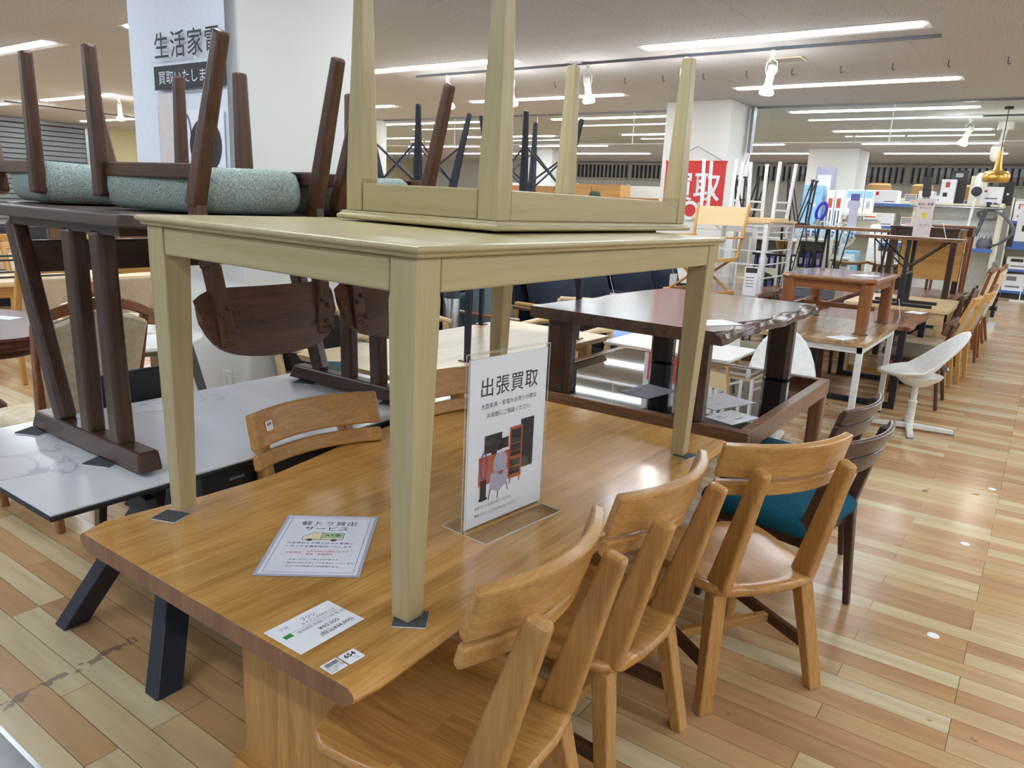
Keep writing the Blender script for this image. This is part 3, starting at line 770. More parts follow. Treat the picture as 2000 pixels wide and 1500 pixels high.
# ================================================================== OAK CHAIRS
def seat_poly():
    pts = [(-.225, .205), (-.15, .225), (0, .232), (.15, .225), (.225, .205), (.252, .16), (.25, .08), (.235, -.03), (.218, -.12), (.195, -.185), (.15, -.22), (.06, -.235), (-.06, -.235), (-.15, -.22), (-.195, -.185), (-.218, -.12), (-.235, -.03), (-.25, .08), (-.252, .16)]
    return pts
def oak_chair(label, loc, rz):
    t = thing('dining_chair', label, 'chair', loc, rz, 'oak chairs around the oak table')
    H = .40
    p = seat_poly(); b = B(); rings = []
    for sc, z in ((.93, H-.036), (.985, H-.028), (1, H-.016), (.99, H-.005), (.955, H), (.8, H-.006), (.45, H-.012)):
        rings.append([b.bm.verts.new((x*sc, y*sc, z)) for x, y in p])
    for a, e in zip(rings, rings[1:]):
        for j in range(len(a)): b.bm.faces.new((a[j], a[(j+1) % len(a)], e[(j+1) % len(a)], e[j]))
    b.bm.faces.new(rings[0]); b.bm.faces.new(rings[-1])
    obj('seat', b, M['oak_seat'], t, smooth=True)
    for s in (-1, 1):
        obj('leg', B().bar((s*.215, -.235, 0), (s*.165, -.17, H-.03), .05, .036, .05, .05, side=(1, 0, 0), flatends=True), M['oak'][2], t, .005)
        obj('leg', B().bar((s*.20, .20, 0), (s*.165, .15, H-.03), .042, .036, .048, .045, side=(1, 0, 0), flatends=True), M['oak'][2], t, .005)
        obj('side_stretcher', B().bar((s*.196, -.2, .14), (s*.188, .18, .14), .022, .04, side=(1, 0, 0)), M['walnut_chair'][1], t, .003)
        # back post: wide flat board, tapering upwards and leaning back
        bp = B().hexa([(s*.16-.018, -.215, H-.02), (s*.16+.018, -.215, H-.02), (s*.165+.018, -.125, H-.02), (s*.165-.018, -.125, H-.02),
                       (s*.155-.018, -.318, .80), (s*.155+.018, -.318, .80), (s*.155+.018, -.268, .812), (s*.155-.018, -.268, .812)])
        obj('back_post', bp, M['oak'][2], t, .012, seg=3)
    obj('cross_stretcher', B().box(-.19, .19, -.03, -.005, .125, .155), M['oak'][0], t, .003)
    def rail(z0, z1, half, yb, bow, th, lean):
        def fn(u, v):
            x = (2*u-1)*half; z = z0+(z1-z0)*v
            return (x, yb-lean*v-bow*(1-(x/half)**2), z)
        return B().sheet(fn, 14, 2, th)
    obj('top_rail', rail(.762, .866, .232, -.178, .066, .028, .03), M['oak'][0], t, .006, smooth=False)
    obj('lower_rail', rail(.702, .748, .232, -.168, .058, .024, .012), M['oak'][0], t, .006)
    return t
oc = [oak_chair('oak chair nearest the camera, seat under the oak table corner', (-.905, 1.12, 0), 92.8)]
for lb, loc, rz in (('middle oak chair on the right side of the oak table', (-.90, 1.68, 0), 88),
                    ('oak chair turned outward at the far right table corner, its whole seat showing', (-.705, 2.306, 0), 56.6),
                    ('oak chair with 654 sticker on the marble table side, nearer one', (-1.585, 1.465, 0), -95.6),
                    ('oak chair with 654 sticker behind the near cream table leg', (-1.575, 2.06, 0), -94)):
    oc.append(dup(oc[0], loc, rz, lb))
# 654 stickers on the inner face of the two left chair backs
for (cx, cy, rz, lb) in ((-1.585, 1.465, -95.6, 'number 654 sticker on the top rail of the nearer left oak chair'), (-1.575, 2.06, -94, 'number 654 sticker on the top rail of the farther left oak chair')):
    m = Matrix.Translation((cx, cy, 0)) @ Matrix.Rotation(R(rz), 4, 'Z')
    xl = .165; yl = -.178-.03*.55-.066*(1-(xl/.232)**2)+.0178
    p = m @ Vector((xl, yl, .822)); nrm = (m.to_3x3() @ Vector((-.405, 1, .28))).normalized()
    xd = m.to_3x3() @ Vector((-1, -.405, 0))
    f = frame(p, xd, nrm.cross(xd))
    s = sticker654(p, f.to_euler(), lb, .85)
# ================================================================== MARBLE TABLE AND WHAT STANDS ON IT
T = thing('extension_table', 'white marble-look extension table with black rim and splayed black legs', 'table', (-2.27, 1.5, 0))
MT = .715
tp = B()
for y0, y1 in ((-.775, -.118), (-.116, .265), (.267, .80)): tp.box(-.41, .41, y0, y1, MT-.006, MT)
obj('marble_top', tp, M['marble'], T, .0015)
obj('black_rim', B().box(-.412, .412, -.777, .802, MT-.02, MT-.006), M['black'], T, .003)
obj('apron', B().box(-.36, .385, -.36, .62, MT-.12, MT-.021), M['black'], T, .004)
obj('apron_badge', B().box(.385, .387, -.27, -.22, MT-.062, MT-.054), M['grey_metal'], T)
for sx in (-1, 1):
    for sy, y in ((-1, -.47), (1, .5)):
        obj('leg', B().bar((sx*.295, y, 0), (sx*.03, y+.27*(-sy), MT-.12), .07, .085, side=(1, 0, 0), flatends=True), M['navy'], T, .004)
obj('leg_hub', B().box(-.12, .12, -.28, .32, MT-.14, MT-.1), M['black'], T)
obj('corner_bracket', B().prism([(.0, 0), (.16, 0), (.13, .05), (.05, .07)], 0, .03, m=Matrix.Translation((.2, -.47, MT-.12)) @ Matrix.Rotation(R(90), 4, 'X')), M['black'], T, .004)
# --- walnut trestle table
W = thing('dining_table', 'dark walnut trestle table standing on the marble table', 'table', (-2.27, 1.52, MT+.01))
WH = 1.43-MT-.01
tp = B(); q = rrect(.86, 1.12, .05, 1)
q = [(-.69, -.56), (.37, -.56), (.425, -.50), (.425, .50), (.37, .56), (-.69, .56)]
tp.prism(q, WH-.034, WH, top=[(x*.993, y*.993) for x, y in q])
obj('tabletop', tp, M['walnut'][0], W, .005)
obj('top_batten', B().box(-.36, .3, -.52, .52, WH-.06, WH-.034), M['walnut'][1], W, .003)
for y in (-.50, .52):
    b = B().hexa([(-.33, y-.035, 0), (.34, y-.035, 0), (.34, y+.035, 0), (-.33, y+.035, 0), (-.30, y-.03, .058), (.33, y-.03, .058), (.33, y+.03, .058), (-.30, y+.03, .058)])
    obj('sled_foot', b, M['walnut'][0], W, .008)
    for x0, x1 in ((-.155, -.37), (.02, .005), (.19, .165)):
        obj('leg_post', B().bar((x0, y, .05), (x1, y, WH-.05), .062, .05, .062, .05, side=(1, 0, 0)), M['walnut'][2], W, .012, seg=3)
obj('long_stretcher', B().box(-.37, -.33, -.49, .50, WH-.21, WH-.11), M['walnut'][1], W, .004)
obj('end_rail', B().box(-.5, .25, .40, .44, WH-.19, WH-.09), M['walnut'][0], W, .004)
for x, y, lb in ((-2.56, .98, 'left end of the near walnut foot'), (-2.13, .985, 'right end of the near walnut foot'), (-2.5, 2.02, 'left end of the far walnut foot'), (-2.0, 2.03, 'right end of the far walnut foot')):
    pad(x, y, 25, 'grey felt pad under the '+lb, z=MT+.0005, s=.085)
tc = thing('card_stand', 'small aqua acrylic card stand beside the far walnut foot', 'card stand', (-2.42, 2.14, MT)); tc.rotation_euler = (0, 0, R(40))
obj('front_panel', B().hexa([(-.05, -.03, 0), (.05, -.03, 0), (.05, -.026, 0), (-.05, -.026, 0), (-.05, .0, .085), (.05, .0, .085), (.05, .004, .085), (-.05, .004, .085)]), M['teal_card'], tc)
obj('back_panel', B().hexa([(-.05, .04, 0), (.05, .04, 0), (.05, .036, 0), (-.05, .036, 0), (-.05, .006, .085), (.05, .006, .085), (.05, .003, .085), (-.05, .003, .085)]), M['teal_card'], tc)

# --- upside-down green chairs
def green_chair(label, loc, rz, grp):
    t = thing('dining_chair', label, 'chair', loc, 0, grp, (PI, 0, R(rz)))
    SH = .445
    # seat pad: wrapped over the side frames, rounded rim
    b = B(); rings = []
    for ins, z in ((.06, SH-.121), (.03, SH-.126), (.012, SH-.114), (.003, SH-.09), (0, SH-.06), (.004, SH-.03), (.016, SH-.01), (.035, SH), (.15, SH+.004)):
        pp = rrect(.43-2*ins, .46-2*ins, .075-ins*.3, 6, 0, .03)
        rings.append([b.bm.verts.new((x*(1+.6*(y-.03)), y, z+.006*math.sin(9*x+5*y)*(z < SH-.09))) for x, y in pp])
    for a, e in zip(rings, rings[1:]):
        for j in range(len(a)): b.bm.faces.new((a[j], a[(j+1) % len(a)], e[(j+1) % len(a)], e[j]))
    b.bm.faces.new(rings[0][::-1]); b.bm.faces.new(rings[-1])
    obj('seat_pad', b, M['green'], t, smooth=True)
    obj('seat_base', B().box(-.19, .19, -.16, .2, SH-.124, SH-.112), M['black'], t)
    for s in (-1, 1):
        obj('front_leg', B().bar((s*.24, .215, 0), (s*.238, .205, SH-.03), .034, .034, .04, .048, side=(1, 0, 0)), M['walnut_chair'][2], t, .008)
        obj('rear_leg', B().bar((s*.186, -.335, 0), (s*.2, -.205, SH-.02), .034, .034, .04, .05, side=(1, 0, 0)), M['walnut_chair'][2], t, .008)
        bp = B().bar((s*.2, -.205, SH-.03), (s*.188, -.24, SH+.14), .03, .05, .034, .05, side=(1, 0, 0)).bar((s*.185, -.24, SH+.135), (s*.165, -.275, .80), .034, .05, .05, .022, side=(1, 0, 0))
        post = obj('back_post', bp, M['walnut_chair'][2], t, .005)
        for z in (.70, .765):
            for dx in (-.008, .012):
                obj('screw_cap', B().lathe([(.008, -.004), (.008, .004), (.004, .006)], 10, m=Matrix.Translation((s*.17+dx*s, -.28-(z-.7)*.3, z+dx)) @ Matrix.Rotation(R(90), 4, 'X')), M['walnut'][0], post)
        obj('side_rail', B().bar((s*.226, .20, .335), (s*.19, -.235, .335), .022, .04, side=(1, 0, 0)), M['walnut_chair'][1], t, .004)
    # bent plywood back
    b = B(); nu, nv = 30, 6
    def fn(u, v):
        x = (2*u-1)*.235
        s_ = abs(2*u-1); top = .84-.035*s_**2-.075*s_**8; bot = .64+.035*s_**9
        z = bot+(top-bot)*v
        return (x, -.262-.03*v+.035*(2*u-1)**2, z)
    obj('backrest', b.sheet(fn, nu, nv, .013), M['walnut_chair'][0], t, smooth=True)
    return t
TOP = 1.431+.449
gc = green_chair('upside-down green padded chair whose walnut back hangs behind the left cream leg', (-2.075, 1.357, TOP), 270, 'green chairs upside down on the walnut table')
for lb, loc, rz in (('upside-down green padded chair hanging its back beside the near tall cream leg', (-2.075, 1.845, TOP), 270),
                    ('upside-down green padded seat at the left picture edge', (-2.81, 1.33, TOP), 88)):
    r = dup(gc, loc, None, lb, rot=(PI, 0, R(rz)))
    if 'left picture edge' in lb:      # only its seat and legs show: no back on this one
        for ch in list(r.children):
            if ch.name.startswith('back'):
                for g in list(ch.children): bpy.data.objects.remove(g)
                bpy.data.objects.remove(ch)

# --- black leather chair at the far side of the marble table
def simple_chair(name, label, loc, rz, seat_m, frame_m, back_m, w=.44, d=.44, sh=.45, bh=.82, leg=.036, grp=None, slats=False, padback=True, lean=.07, padh=.05, railh=.06, legm=None):
    t = thing(name, label, 'chair', loc, rz, grp)
    fm = frame_m if isinstance(frame_m, list) else [frame_m]*3
    for s in (-1, 1):
        obj('front_leg', B().bar((s*(w/2-.02), d/2-.02, 0), (s*(w/2-.025), d/2-.03, sh-padh), leg*.75, leg*.75, leg, leg, side=(1, 0, 0)), fm[2], t, .004)
        lg = B().bar((s*(w/2-.02), -d/2-.03, 0), (s*(w/2-.025), -d/2+.02, sh-.04), leg*.75, leg*.75, leg, leg*1.15, side=(1, 0, 0)).bar((s*(w/2-.025), -d/2+.02, sh-.045), (s*(w/2-.025), -d/2-lean, bh), leg, leg*1.1, leg*.8, leg*.75, side=(1, 0, 0))
        obj('rear_leg', lg, fm[2], t, .004)
    ap = B()
    for s in (-1, 1): ap.box(s*(w/2-.03)-.01, s*(w/2-.03)+.01, -d/2+.02, d/2-.03, sh-padh-.05, sh-padh)
    ap.box(-w/2+.03, w/2-.03, d/2-.045, d/2-.025, sh-padh-.05, sh-padh).box(-w/2+.03, w/2-.03, -d/2+.01, -d/2+.03, sh-padh-.05, sh-padh)
    obj('seat_frame', ap, fm[0], t, .002)
    obj('seat', cushion(w, d, padh, .05, .012, (0, 0, sh-padh)), seat_m, t, smooth=True)
    def y_at(z): return -d/2+.02-(lean+.02)*(z-sh)/(bh-sh)
    if railh:
        def fn(u, v):
            x = (2*u-1)*(w/2-.005); z = bh-railh+railh*v+.012*(1-(2*u-1)**2)
            return (x, y_at(z)-.028*(1-(2*u-1)**2), z)
        obj('top_rail', B().sheet(fn, 10, 2, .024), fm[0], t, .004)
    if padback:
        def fp(u, v):
            x = (2*u-1)*(w/2-.05); z = sh+.06+(bh-railh-.03-sh-.06)*v
            return (x, y_at(z)-.022*(1-(2*u-1)**2), z)
        obj('back_pad', B().sheet(fp, 8, 6, .03), back_m, t, .01)
    if slats:
        def fl(u, v):
            x = (2*u-1)*(w/2-.03); z = bh-.22+.06*v
            return (x, y_at(z)-.025*(1-(2*u-1)**2), z)
        obj('lower_rail', B().sheet(fl, 8, 2, .02), fm[0], t, .004)
    return t
bc = simple_chair('dining_chair', 'black leather chair with thin dark legs at the marble table far side', (-2.62, 1.50, 0), -86, M['black_leather'], M['darkwood'], M['black_leather'], w=.46, sh=.46, bh=.815, railh=0, lean=.05)

# ================================================================== LEFT BACKGROUND
# mahogany pedestal table
t = thing('pedestal_table', 'glossy mahogany oval pedestal table at the left edge', 'table', (-4.96, 1.60, 0))
prof = [(.70, .62), (.735, .635), (.75, .65), (.745, .672), (.755, .685), (.75, .70)]
obj('tabletop', B().lathe([(r*.8, z) for r, z in prof], 48, sx=1.1, sy=.72), M['mahogany'][0], t, .003, True)
obj('apron', B().lathe([(.5, .575), (.53, .59), (.54, .622)], 40, sx=1.1, sy=.72), M['mahogany'][0], t, smooth=True)
obj('pedestal', B().lathe([(.15, .0), (.155, .05), (.13, .09), (.16, .13), (.155, .2), (.10, .26), (.085, .34), (.095, .40), (.115, .42), (.095, .44), (.085, .5), (.12, .56), (.14, .58)], 24), M['mahogany'][2], t, smooth=True)
for a in (20, 110, 200, 290):
    obj('foot', B().bar((.1*math.cos(R(a)), .1*math.sin(R(a)), .1), (.42*math.cos(R(a)), .42*math.sin(R(a)), .025), .05, .07, .06, .04, side=(0, 0, 1)), M['mahogany'][0], t, .012)
bk = thing('price_tag_bundle', 'small white bundle of tags lying on the mahogany table', 'tag', (-4.62, 1.60, .70))
obj('tag_stack', B().box(-.04, .04, -.025, .025, 0, .02), M['paper'], bk, .002); obj('tag_strap', B().box(-.012, .012, -.027, .027, 0, .024), M['charcoal'], bk)
pn = thing('paper_sheet', 'white paper lying on the far side of the mahogany table', 'paper', (-5.0, 1.82, .7005)); pn.rotation_euler = (0, 0, .4)
obj('sheet', B().box(-.08, .08, -.05, .05, 0, .001), M['paper'], pn); q = B()
for k in range(3): quad(q, -.06, .05, .03-.03*k, .036-.03*k, I4, .0012)
obj('printed_lines', q, M['grey_ink'], pn)
# floral antique chair
def floral_chair(label, loc, rz):
    t = thing('upholstered_chair', label, 'chair', loc, rz, 'floral upholstered chairs')
    for s in (-1, 1):
        obj('front_leg', B().tube([(s*.21, .2, 0), (s*.215, .21, .1), (s*.21, .22, .25), (s*.2, .21, .36)], .016, 8, .026), M['cherry'][2], t, smooth=True)
        obj('rear_leg', B().bar((s*.2, -.28, 0), (s*.2, -.2, .36), .03, .034, .034, .044, side=(1, 0, 0)).bar((s*.2, -.2, .35), (s*.235, -.31, .93), .034, .044, .03, .036, side=(1, 0, 0)), M['cherry'][2], t, .006)
    obj('seat_frame', B().prism(rrect(.5, .48, .06, 4), .33, .39), M['cherry'][0], t, .005)
    obj('seat', cushion(.5, .48, .09, .07, .03, (0, 0, .385)), M['floral'], t, smooth=True)
    def fp(u, v):
        x = (2*u-1)*(.19+.045*v); z = .48+(.43+.06*(1-(2*u-1)**2))*v
        return (x, -.215-.1*v-.05*(1-(2*u-1)**2), z)
    obj('back_pad', B().sheet(fp, 8, 6, .045), M['floral'], t, .014)
    def fr(u, v):
        x = (2*u-1)*.25; z = .915+.05*v+.07*(1-(2*u-1)**2)
        return (x, -.31-.055*(1-(2*u-1)**2), z)
    obj('crest_rail', B().sheet(fr, 14, 2, .034), M['cherry'][0], t, .006)
    def fb(u, v):
        x = (2*u-1)*.2; z = .45+.035*v
        return (x, -.215-.04*(1-(2*u-1)**2), z)
    obj('lower_rail', B().sheet(fb, 8, 1, .03), M['cherry'][0], t, .004)
    return t
fc = floral_chair('floral brocade chair with curved mahogany crest near the left edge', (-3.62, 1.52, 0), 93)
dup(fc, (-4.62, 1.02, 0), 40, 'floral brocade chair cut off by the left edge, behind the pedestal')
# round white table
t = thing('round_table', 'round white table with grey angled legs in front of the pillar', 'table', (-3.93, 1.99, 0))
obj('tabletop', B().lathe([(.37, .695), (.38, .70), (.38, .715), (.375, .72)], 40), M['white'], t, smooth=True)
obj('under_ring', B().lathe([(.33, .665), (.35, .694)], 32), M['grey_metal'], t)
for a in (-20, 70, 160, 250):
    c_, s_ = math.cos(R(a)), math.sin(R(a))
    obj('leg', B().bar((.46*c_, .46*s_, 0), (.30*c_, .30*s_, .67), .028, .04, .032, .05, side=(s_, -c_, 0)), M['grey_metal'], t, .004)
pn = thing('notice', 'pale notice sheet lying on the round white table', 'notice', (-4.0, 1.99, .7205)); pn.rotation_euler = (0, 0, .5)
obj('sheet', B().box(-.15, .15, -.1, .1, 0, .001), M['paper_gloss'], pn); q = B(); quad(q, -.15, .15, .03, .1, I4, .0012); obj('printed_band', q, M['lavender'], pn)
# brown sideboard box
t = thing('side_cabinet', 'mid brown wooden cabinet between the yellow chairs and the pillar', 'cabinet', (-5.10, 3.25, 0))
obj('carcass', B().box(-.3, .3, -.35, .35, .05, .60), M['midwood'][1], t, .004); obj('top_board', B().box(-.32, .32, -.37, .37, .60, .635), M['midwood'][1], t, .004)
for z in (.1, .35): obj('drawer', B().box(.3, .315, -.33, .33, z, z+.22), M['midwood'][1], t, .003)
obj('plinth', B().box(-.28, .29, -.33, .33, 0, .05), M['darkwood'][1], t)
# yellow chairs and their table
yc = simple_chair('dining_chair', 'yellow wood chair with beige padded back, third post gap from left', (-6.40, 2.50, 0), 95, M['beige_pad'], M['yellow'], M['beige_pad'], w=.45, bh=.90, leg=.04, grp='yellow wood chairs in the left background', railh=.075, lean=.1)
for lb, loc, rz in (('yellow wood chair with beige padded back left of the cream leg', (-6.18, 3.06, 0), 96),
                    ('yellow wood chair with white pad on the far side of that table', (-8.15, 3.35, 0), -85),
                    ('yellow wood chair with white pad at the far table end, left', (-8.2, 2.55, 0), -90),
                    ('yellow wood chair farther back under the walnut stretcher', (-9.9, 3.6, 0), 95),
                    ('yellow wood chair farther back beside the walnut leg', (-9.6, 4.25, 0), 100)):
    dup(yc, loc, rz, lb)
t = thing('dining_table', 'light oak dining table behind the yellow chairs at left', 'table', (-7.2, 2.95, 0))
obj('tabletop', B().box(-.42, .42, -.95, .95, .66, .70), M['maple'][1], t, .006)
ap = B(); ap.box(-.36, .36, -.88, -.86, .57, .66).box(-.36, .36, .86, .88, .57, .66).box(-.38, -.36, -.88, .88, .57, .66).box(.36, .38, -.88, .88, .57, .66)
obj('apron', ap, M['oak'][1], t)
for sx in (-1, 1):
    for sy in (-1, 1): obj('leg', B().bar((sx*.36, sy*.87, 0), (sx*.36, sy*.87, .66), .06, .06, .075, .075), M['maple'][2], t, .004)
t = thing('metal_stand', 'thin black metal frame standing on the light oak table at left', 'stand', (-7.25, 2.7, .70))
fr = B()
for x in (-.2, .2):
    fr.tube([(x, -.45, .01), (x, .45, .01), (x, .45, .42), (x, -.45, .42)], .01, 6, closed=True)
obj('side_frame', fr, M['black'], t); fr = B()
for y in (-.45, .45):
    fr.bar((-.2, y, .01), (.2, y, .01), .018, .018); fr.bar((-.2, y, .42), (.2, y, .42), .018, .018)
fr.bar((-.2, -.45, .15), (-.2, .45, .15), .016, .016).bar((.2, -.45, .15), (.2, .45, .15), .016, .016)
obj('cross_bars', fr, M['black'], t)
t = thing('side_cabinet', 'brown chest of drawers far behind the yellow chairs', 'cabinet', (-10.6, 5.2, 0))
obj('carcass', B().box(-.3, .3, -.7, .7, .06, 1.02), M['midwood'][1], t, .004)
for z in (.1, .4, .7):
    d_ = obj('drawer', B().box(.3, .32, -.66, .66, z, z+.27), M['midwood'][1], t, .003); obj('knob', B().lathe([(.015, 0), (.018, .02)], 10, m=Matrix.Translation((.32, 0, z+.13)) @ Matrix.Rotation(R(90), 4, 'Y')), M['grey_metal'], d_)
obj('plinth', B().box(-.28, .29, -.68, .68, 0, .06), M['darkwood'][1], t)
t = thing('side_cabinet', 'dark navy cabinet beside the brown chest at the left back', 'cabinet', (-10.5, 3.75, 0))
obj('carcass', B().box(-.25, .25, -.55, .55, .05, .98), M['navy'], t, .004); obj('door', B().box(.25, .27, -.53, -.005, .08, .95), M['navy'], t, .003); obj('door', B().box(.25, .27, .005, .53, .08, .95), M['navy'], t, .003)
obj('plinth', B().box(-.24, .24, -.54, .54, 0, .05), M['black'], t)

# tall banner hanging in front of the pillar
t = thing('hanging_banner', 'tall white appliance buying banner hanging before the near pillar', 'banner', (-4.09, 2.46, 0)); t.rotation_euler = (0, 0, R(1.5))
m = frame((0, 0, 0), (1, 0, 0), (0, 0, 1))
def fb(u, v):
    x = -.445+.89*u; z = 1.22+1.62*v
    return (x, -.012*math.sin(u*PI)*math.sin(v*9)*(.4+v), z)
obj('banner_cloth', B().sheet(fb, 12, 30, .002), M['banner'], t, smooth=True)
obj('top_rod', B().tube([(-.47, 0, 2.85), (.47, 0, 2.85)], .012, 8), M['white_metal'], t); obj('bottom_rod', B().tube([(-.47, 0, 1.22), (.47, 0, 1.22)], .012, 8), M['white_metal'], t)
sd = B()
for x in (-.3, .3): sd.tube([(x, 0, 2.85), (x*.9, 0, CEIL)], .003, 5)
obj('suspension_cord', sd, M['grey_metal'], t)
def bt(s, size, x, z, mm='charcoal', **k): text(s, size, M[mm], t, Matrix.Translation((x, -.018, z)) @ m, **k)
bt('生活家電', .145, .13, 2.205, align='CENTER', space=1.13, bold=.001)
q = B().poly([(-.19, -.0165, 2.03), (.47, -.0165, 2.03), (.47, -.0165, 2.155), (-.19, -.0165, 2.155)])
obj('printed_bar', q, M['charcoal'], t)
bt('買取いたします。', .075, .15, 2.065, 'banner', align='CENTER')
def bp(name, mm, polys, dy=0):
    b = B()
    for p in polys: b.poly([(x+.13, -.0165-dy, z+.15) for x, z in p])
    obj(name, b, M[mm], t)
bp('printed_fridge', 'pale_pink', [rc(-.30, 1.40, -.10, 1.86)]); bp('printed_fridge_doors', 'lavender', [rc(-.30, 1.395, -.10, 1.405), rc(-.30, 1.25, -.205, 1.392), rc(-.195, 1.25, -.10, 1.392), rc(-.10, 1.40, -.095, 1.8), rc(-.305, 1.25, -.3, 1.8)], .0006)
bp('printed_washer', 'paper', [rc(-.03, 1.22, .30, 1.77)]); bp('printed_washer_window', 'charcoal', [circle(.13, 1.58, .145, 28)], .0006); bp('printed_washer_drum', 'ink', [circle(.125, 1.58, .11, 28)], .0012)
o_ = circle(-.035, 1.60, .05, 24, .15); i_ = circle(-.035, 1.60, .033, 24, .13)
bp('printed_fan_ring', 'violet', [[o_[i], o_[(i+1) % 24], i_[(i+1) % 24], i_[i]] for i in range(24)], .0006); bp('printed_fan_base', 'grey_ink', [rc(-.075, 1.25, 0, 1.43)])
bp('printed_vacuum', 'charcoal', [circle(.33, 1.36, .06, 18, .09)], .0012)

# ================================================================== MIDDLE BACKGROUND
t = thing('dining_table', 'pale maple dining table carrying a black legged table', 'table', (-2.64, 3.33, 0))
q = [(-.42, -.92), (.42, -.92), (.42, .9), (-.42, .9)]
obj('tabletop', B().prism([(x*.965, y*.98) for x, y in q], .665, .70, top=q), M['maple_top'], t, .003)
for sx in (-1, 1):
    for sy in (-1, 1): obj('leg', B().bar((sx*.36, sy*.78, 0), (sx*.33, sy*.74, .665), .05, .05, .07, .06), M['maple'][2], t, .006)
obj('under_rail', B().box(-.33, .33, -.76, -.73, .60, .665).box(-.33, .33, .73, .76, .60, .665), M['maple'][0], t)
# black legged table on it
t = thing('side_table', 'dark table on four thin black legs standing on the maple table', 'table', (-2.69, 3.42, .70))
obj('tabletop', B().box(-.40, .42, -.55, .58, .735, .765), M['darkwood'][1], t, .004)
obj('apron', B().box(-.38, .40, -.53, -.51, .54, .735).box(-.38, .40, .54, .56, .54, .735).box(-.38, -.36, -.53, .56, .54, .735).box(.38, .40, -.53, .56, .54, .735), M['black'], t, .003)
for x, y in ((-.345, .5), (.34, -.49), (-.345, -.49), (.38, .54)):
    lg = obj('leg', B().bar((x, y, 0.006), (x, y, .70), .026, .026, .034, .034), M['navy'], t, .003)
    obj('foot_plate', B().box(x-.032, x+.032, y-.032, y+.032, 0, .006), M['darkwood'][0], lg)
# upside-down black-legged shell chairs on it
def shell_chair(label, loc, rz):
    t = thing('shell_chair', label, 'chair', loc, 0, 'black legged shell chairs upside down', (PI, 0, R(rz)))
    # root plane = floor side of the legs when upright; shell seat at .40
    def f1(u, v):
        x = (2*u-1); s = v
        if s < .55:
            y = .22-.4*s/.55; z = .40+.03*x*x*(.6)
        else:
            k = (s-.55)/.45; y = -.18-.10*k; z = .40+.34*k*k*.9+.1*k*(.4)
        return (x*(.22-.02*s), y+.03*x*x*s, z+.05*abs(x)**3*(1-s))
    obj('seat_shell', B().sheet(f1, 10, 14, .012), M['pale_pink'], t, smooth=True)
    P_ = []
    for sx in (-1, 1):
        for y0, y1 in ((.19, .13), (-.19, -.13)):
            a = (sx*.19, y0, 0); b_ = (sx*.135, y1, .385); P_.append((a, b_))
            obj('leg', B().bar(a, b_, .022, .022, .038, .036), M['navy'], t, .006)
    def lerp(a, b_, k): return tuple(a[i]+(b_[i]-a[i])*k for i in range(3))
    br = B()
    for i, j in ((0, 1), (1, 3), (3, 2), (2, 0)):
        br.tube([lerp(*P_[i], .42), lerp(*P_[j], .95)], .005, 6); br.tube([lerp(*P_[j], .42), lerp(*P_[i], .95)], .005, 6)
    obj('cross_brace', br, M['navy'], t)
    return t
ST = 1.465+.455
sc = shell_chair('upside-down shell chair with black legs, the left of the pair', (-2.80, 3.02, ST+.03), 178)
dup(sc, (-2.36, 3.42, ST+.03), None, 'upside-down shell chair with black legs, the right of the pair', rot=(PI, 0, R(-106)))
# armchairs with dark cushions around the maple table
def wood_armchair(label, loc, rz):
    t = thing('armchair', label, 'chair', loc, rz, 'light wood armchairs with dark cushions')
    for s in (-1, 1):
        obj('front_leg', B().bar((s*.26, .24, 0), (s*.26, .22, .60), .034, .04, .04, .045, side=(1, 0, 0)), M['maple'][2], t, .008)
        obj('rear_leg', B().bar((s*.25, -.28, 0), (s*.25, -.22, .42), .034, .04, .04, .045, side=(1, 0, 0)).bar((s*.25, -.22, .41), (s*.25, -.32, .79), .04, .045, .034, .04, side=(1, 0, 0)), M['maple'][2], t, .008)
        obj('armrest', B().tube([(s*.26, -.27, .62), (s*.27, -.05, .635), (s*.27, .15, .625), (s*.265, .26, .60)], .024, 8), M['maple'][1], t, smooth=True)
    obj('seat_frame', B().box(-.25, .25, -.23, .22, .33, .38), M['maple'][0], t, .004)
    obj('seat_cushion', cushion(.48, .46, .09, .05, .02, (0, 0, .38)), M['dark_fabric'], t, smooth=True)
    def fp(u, v):
        return ((2*u-1)*.23, -.225-.085*v-.02*(1-(2*u-1)**2), .47+.29*v)
    obj('back_cushion', B().sheet(fp, 8, 4, .06), M['dark_fabric'], t, .015)
    obj('top_rail', B().tube([(-.25, -.325, .785), (0, -.35, .80), (.25, -.325, .785)], .022, 8), M['maple'][0], t, smooth=True)
    return t
wa = wood_armchair('light wood armchair with dark cushions left of the maple table', (-3.33, 2.95, 0), -92)
dup(wa, (-2.84, 4.66, 0), 178, 'light wood armchair with dark cushion at the far end of maple table')
dup(wa, (-3.72, 3.95, 0), -60, 'light wood armchair with dark cushion behind the maple table')
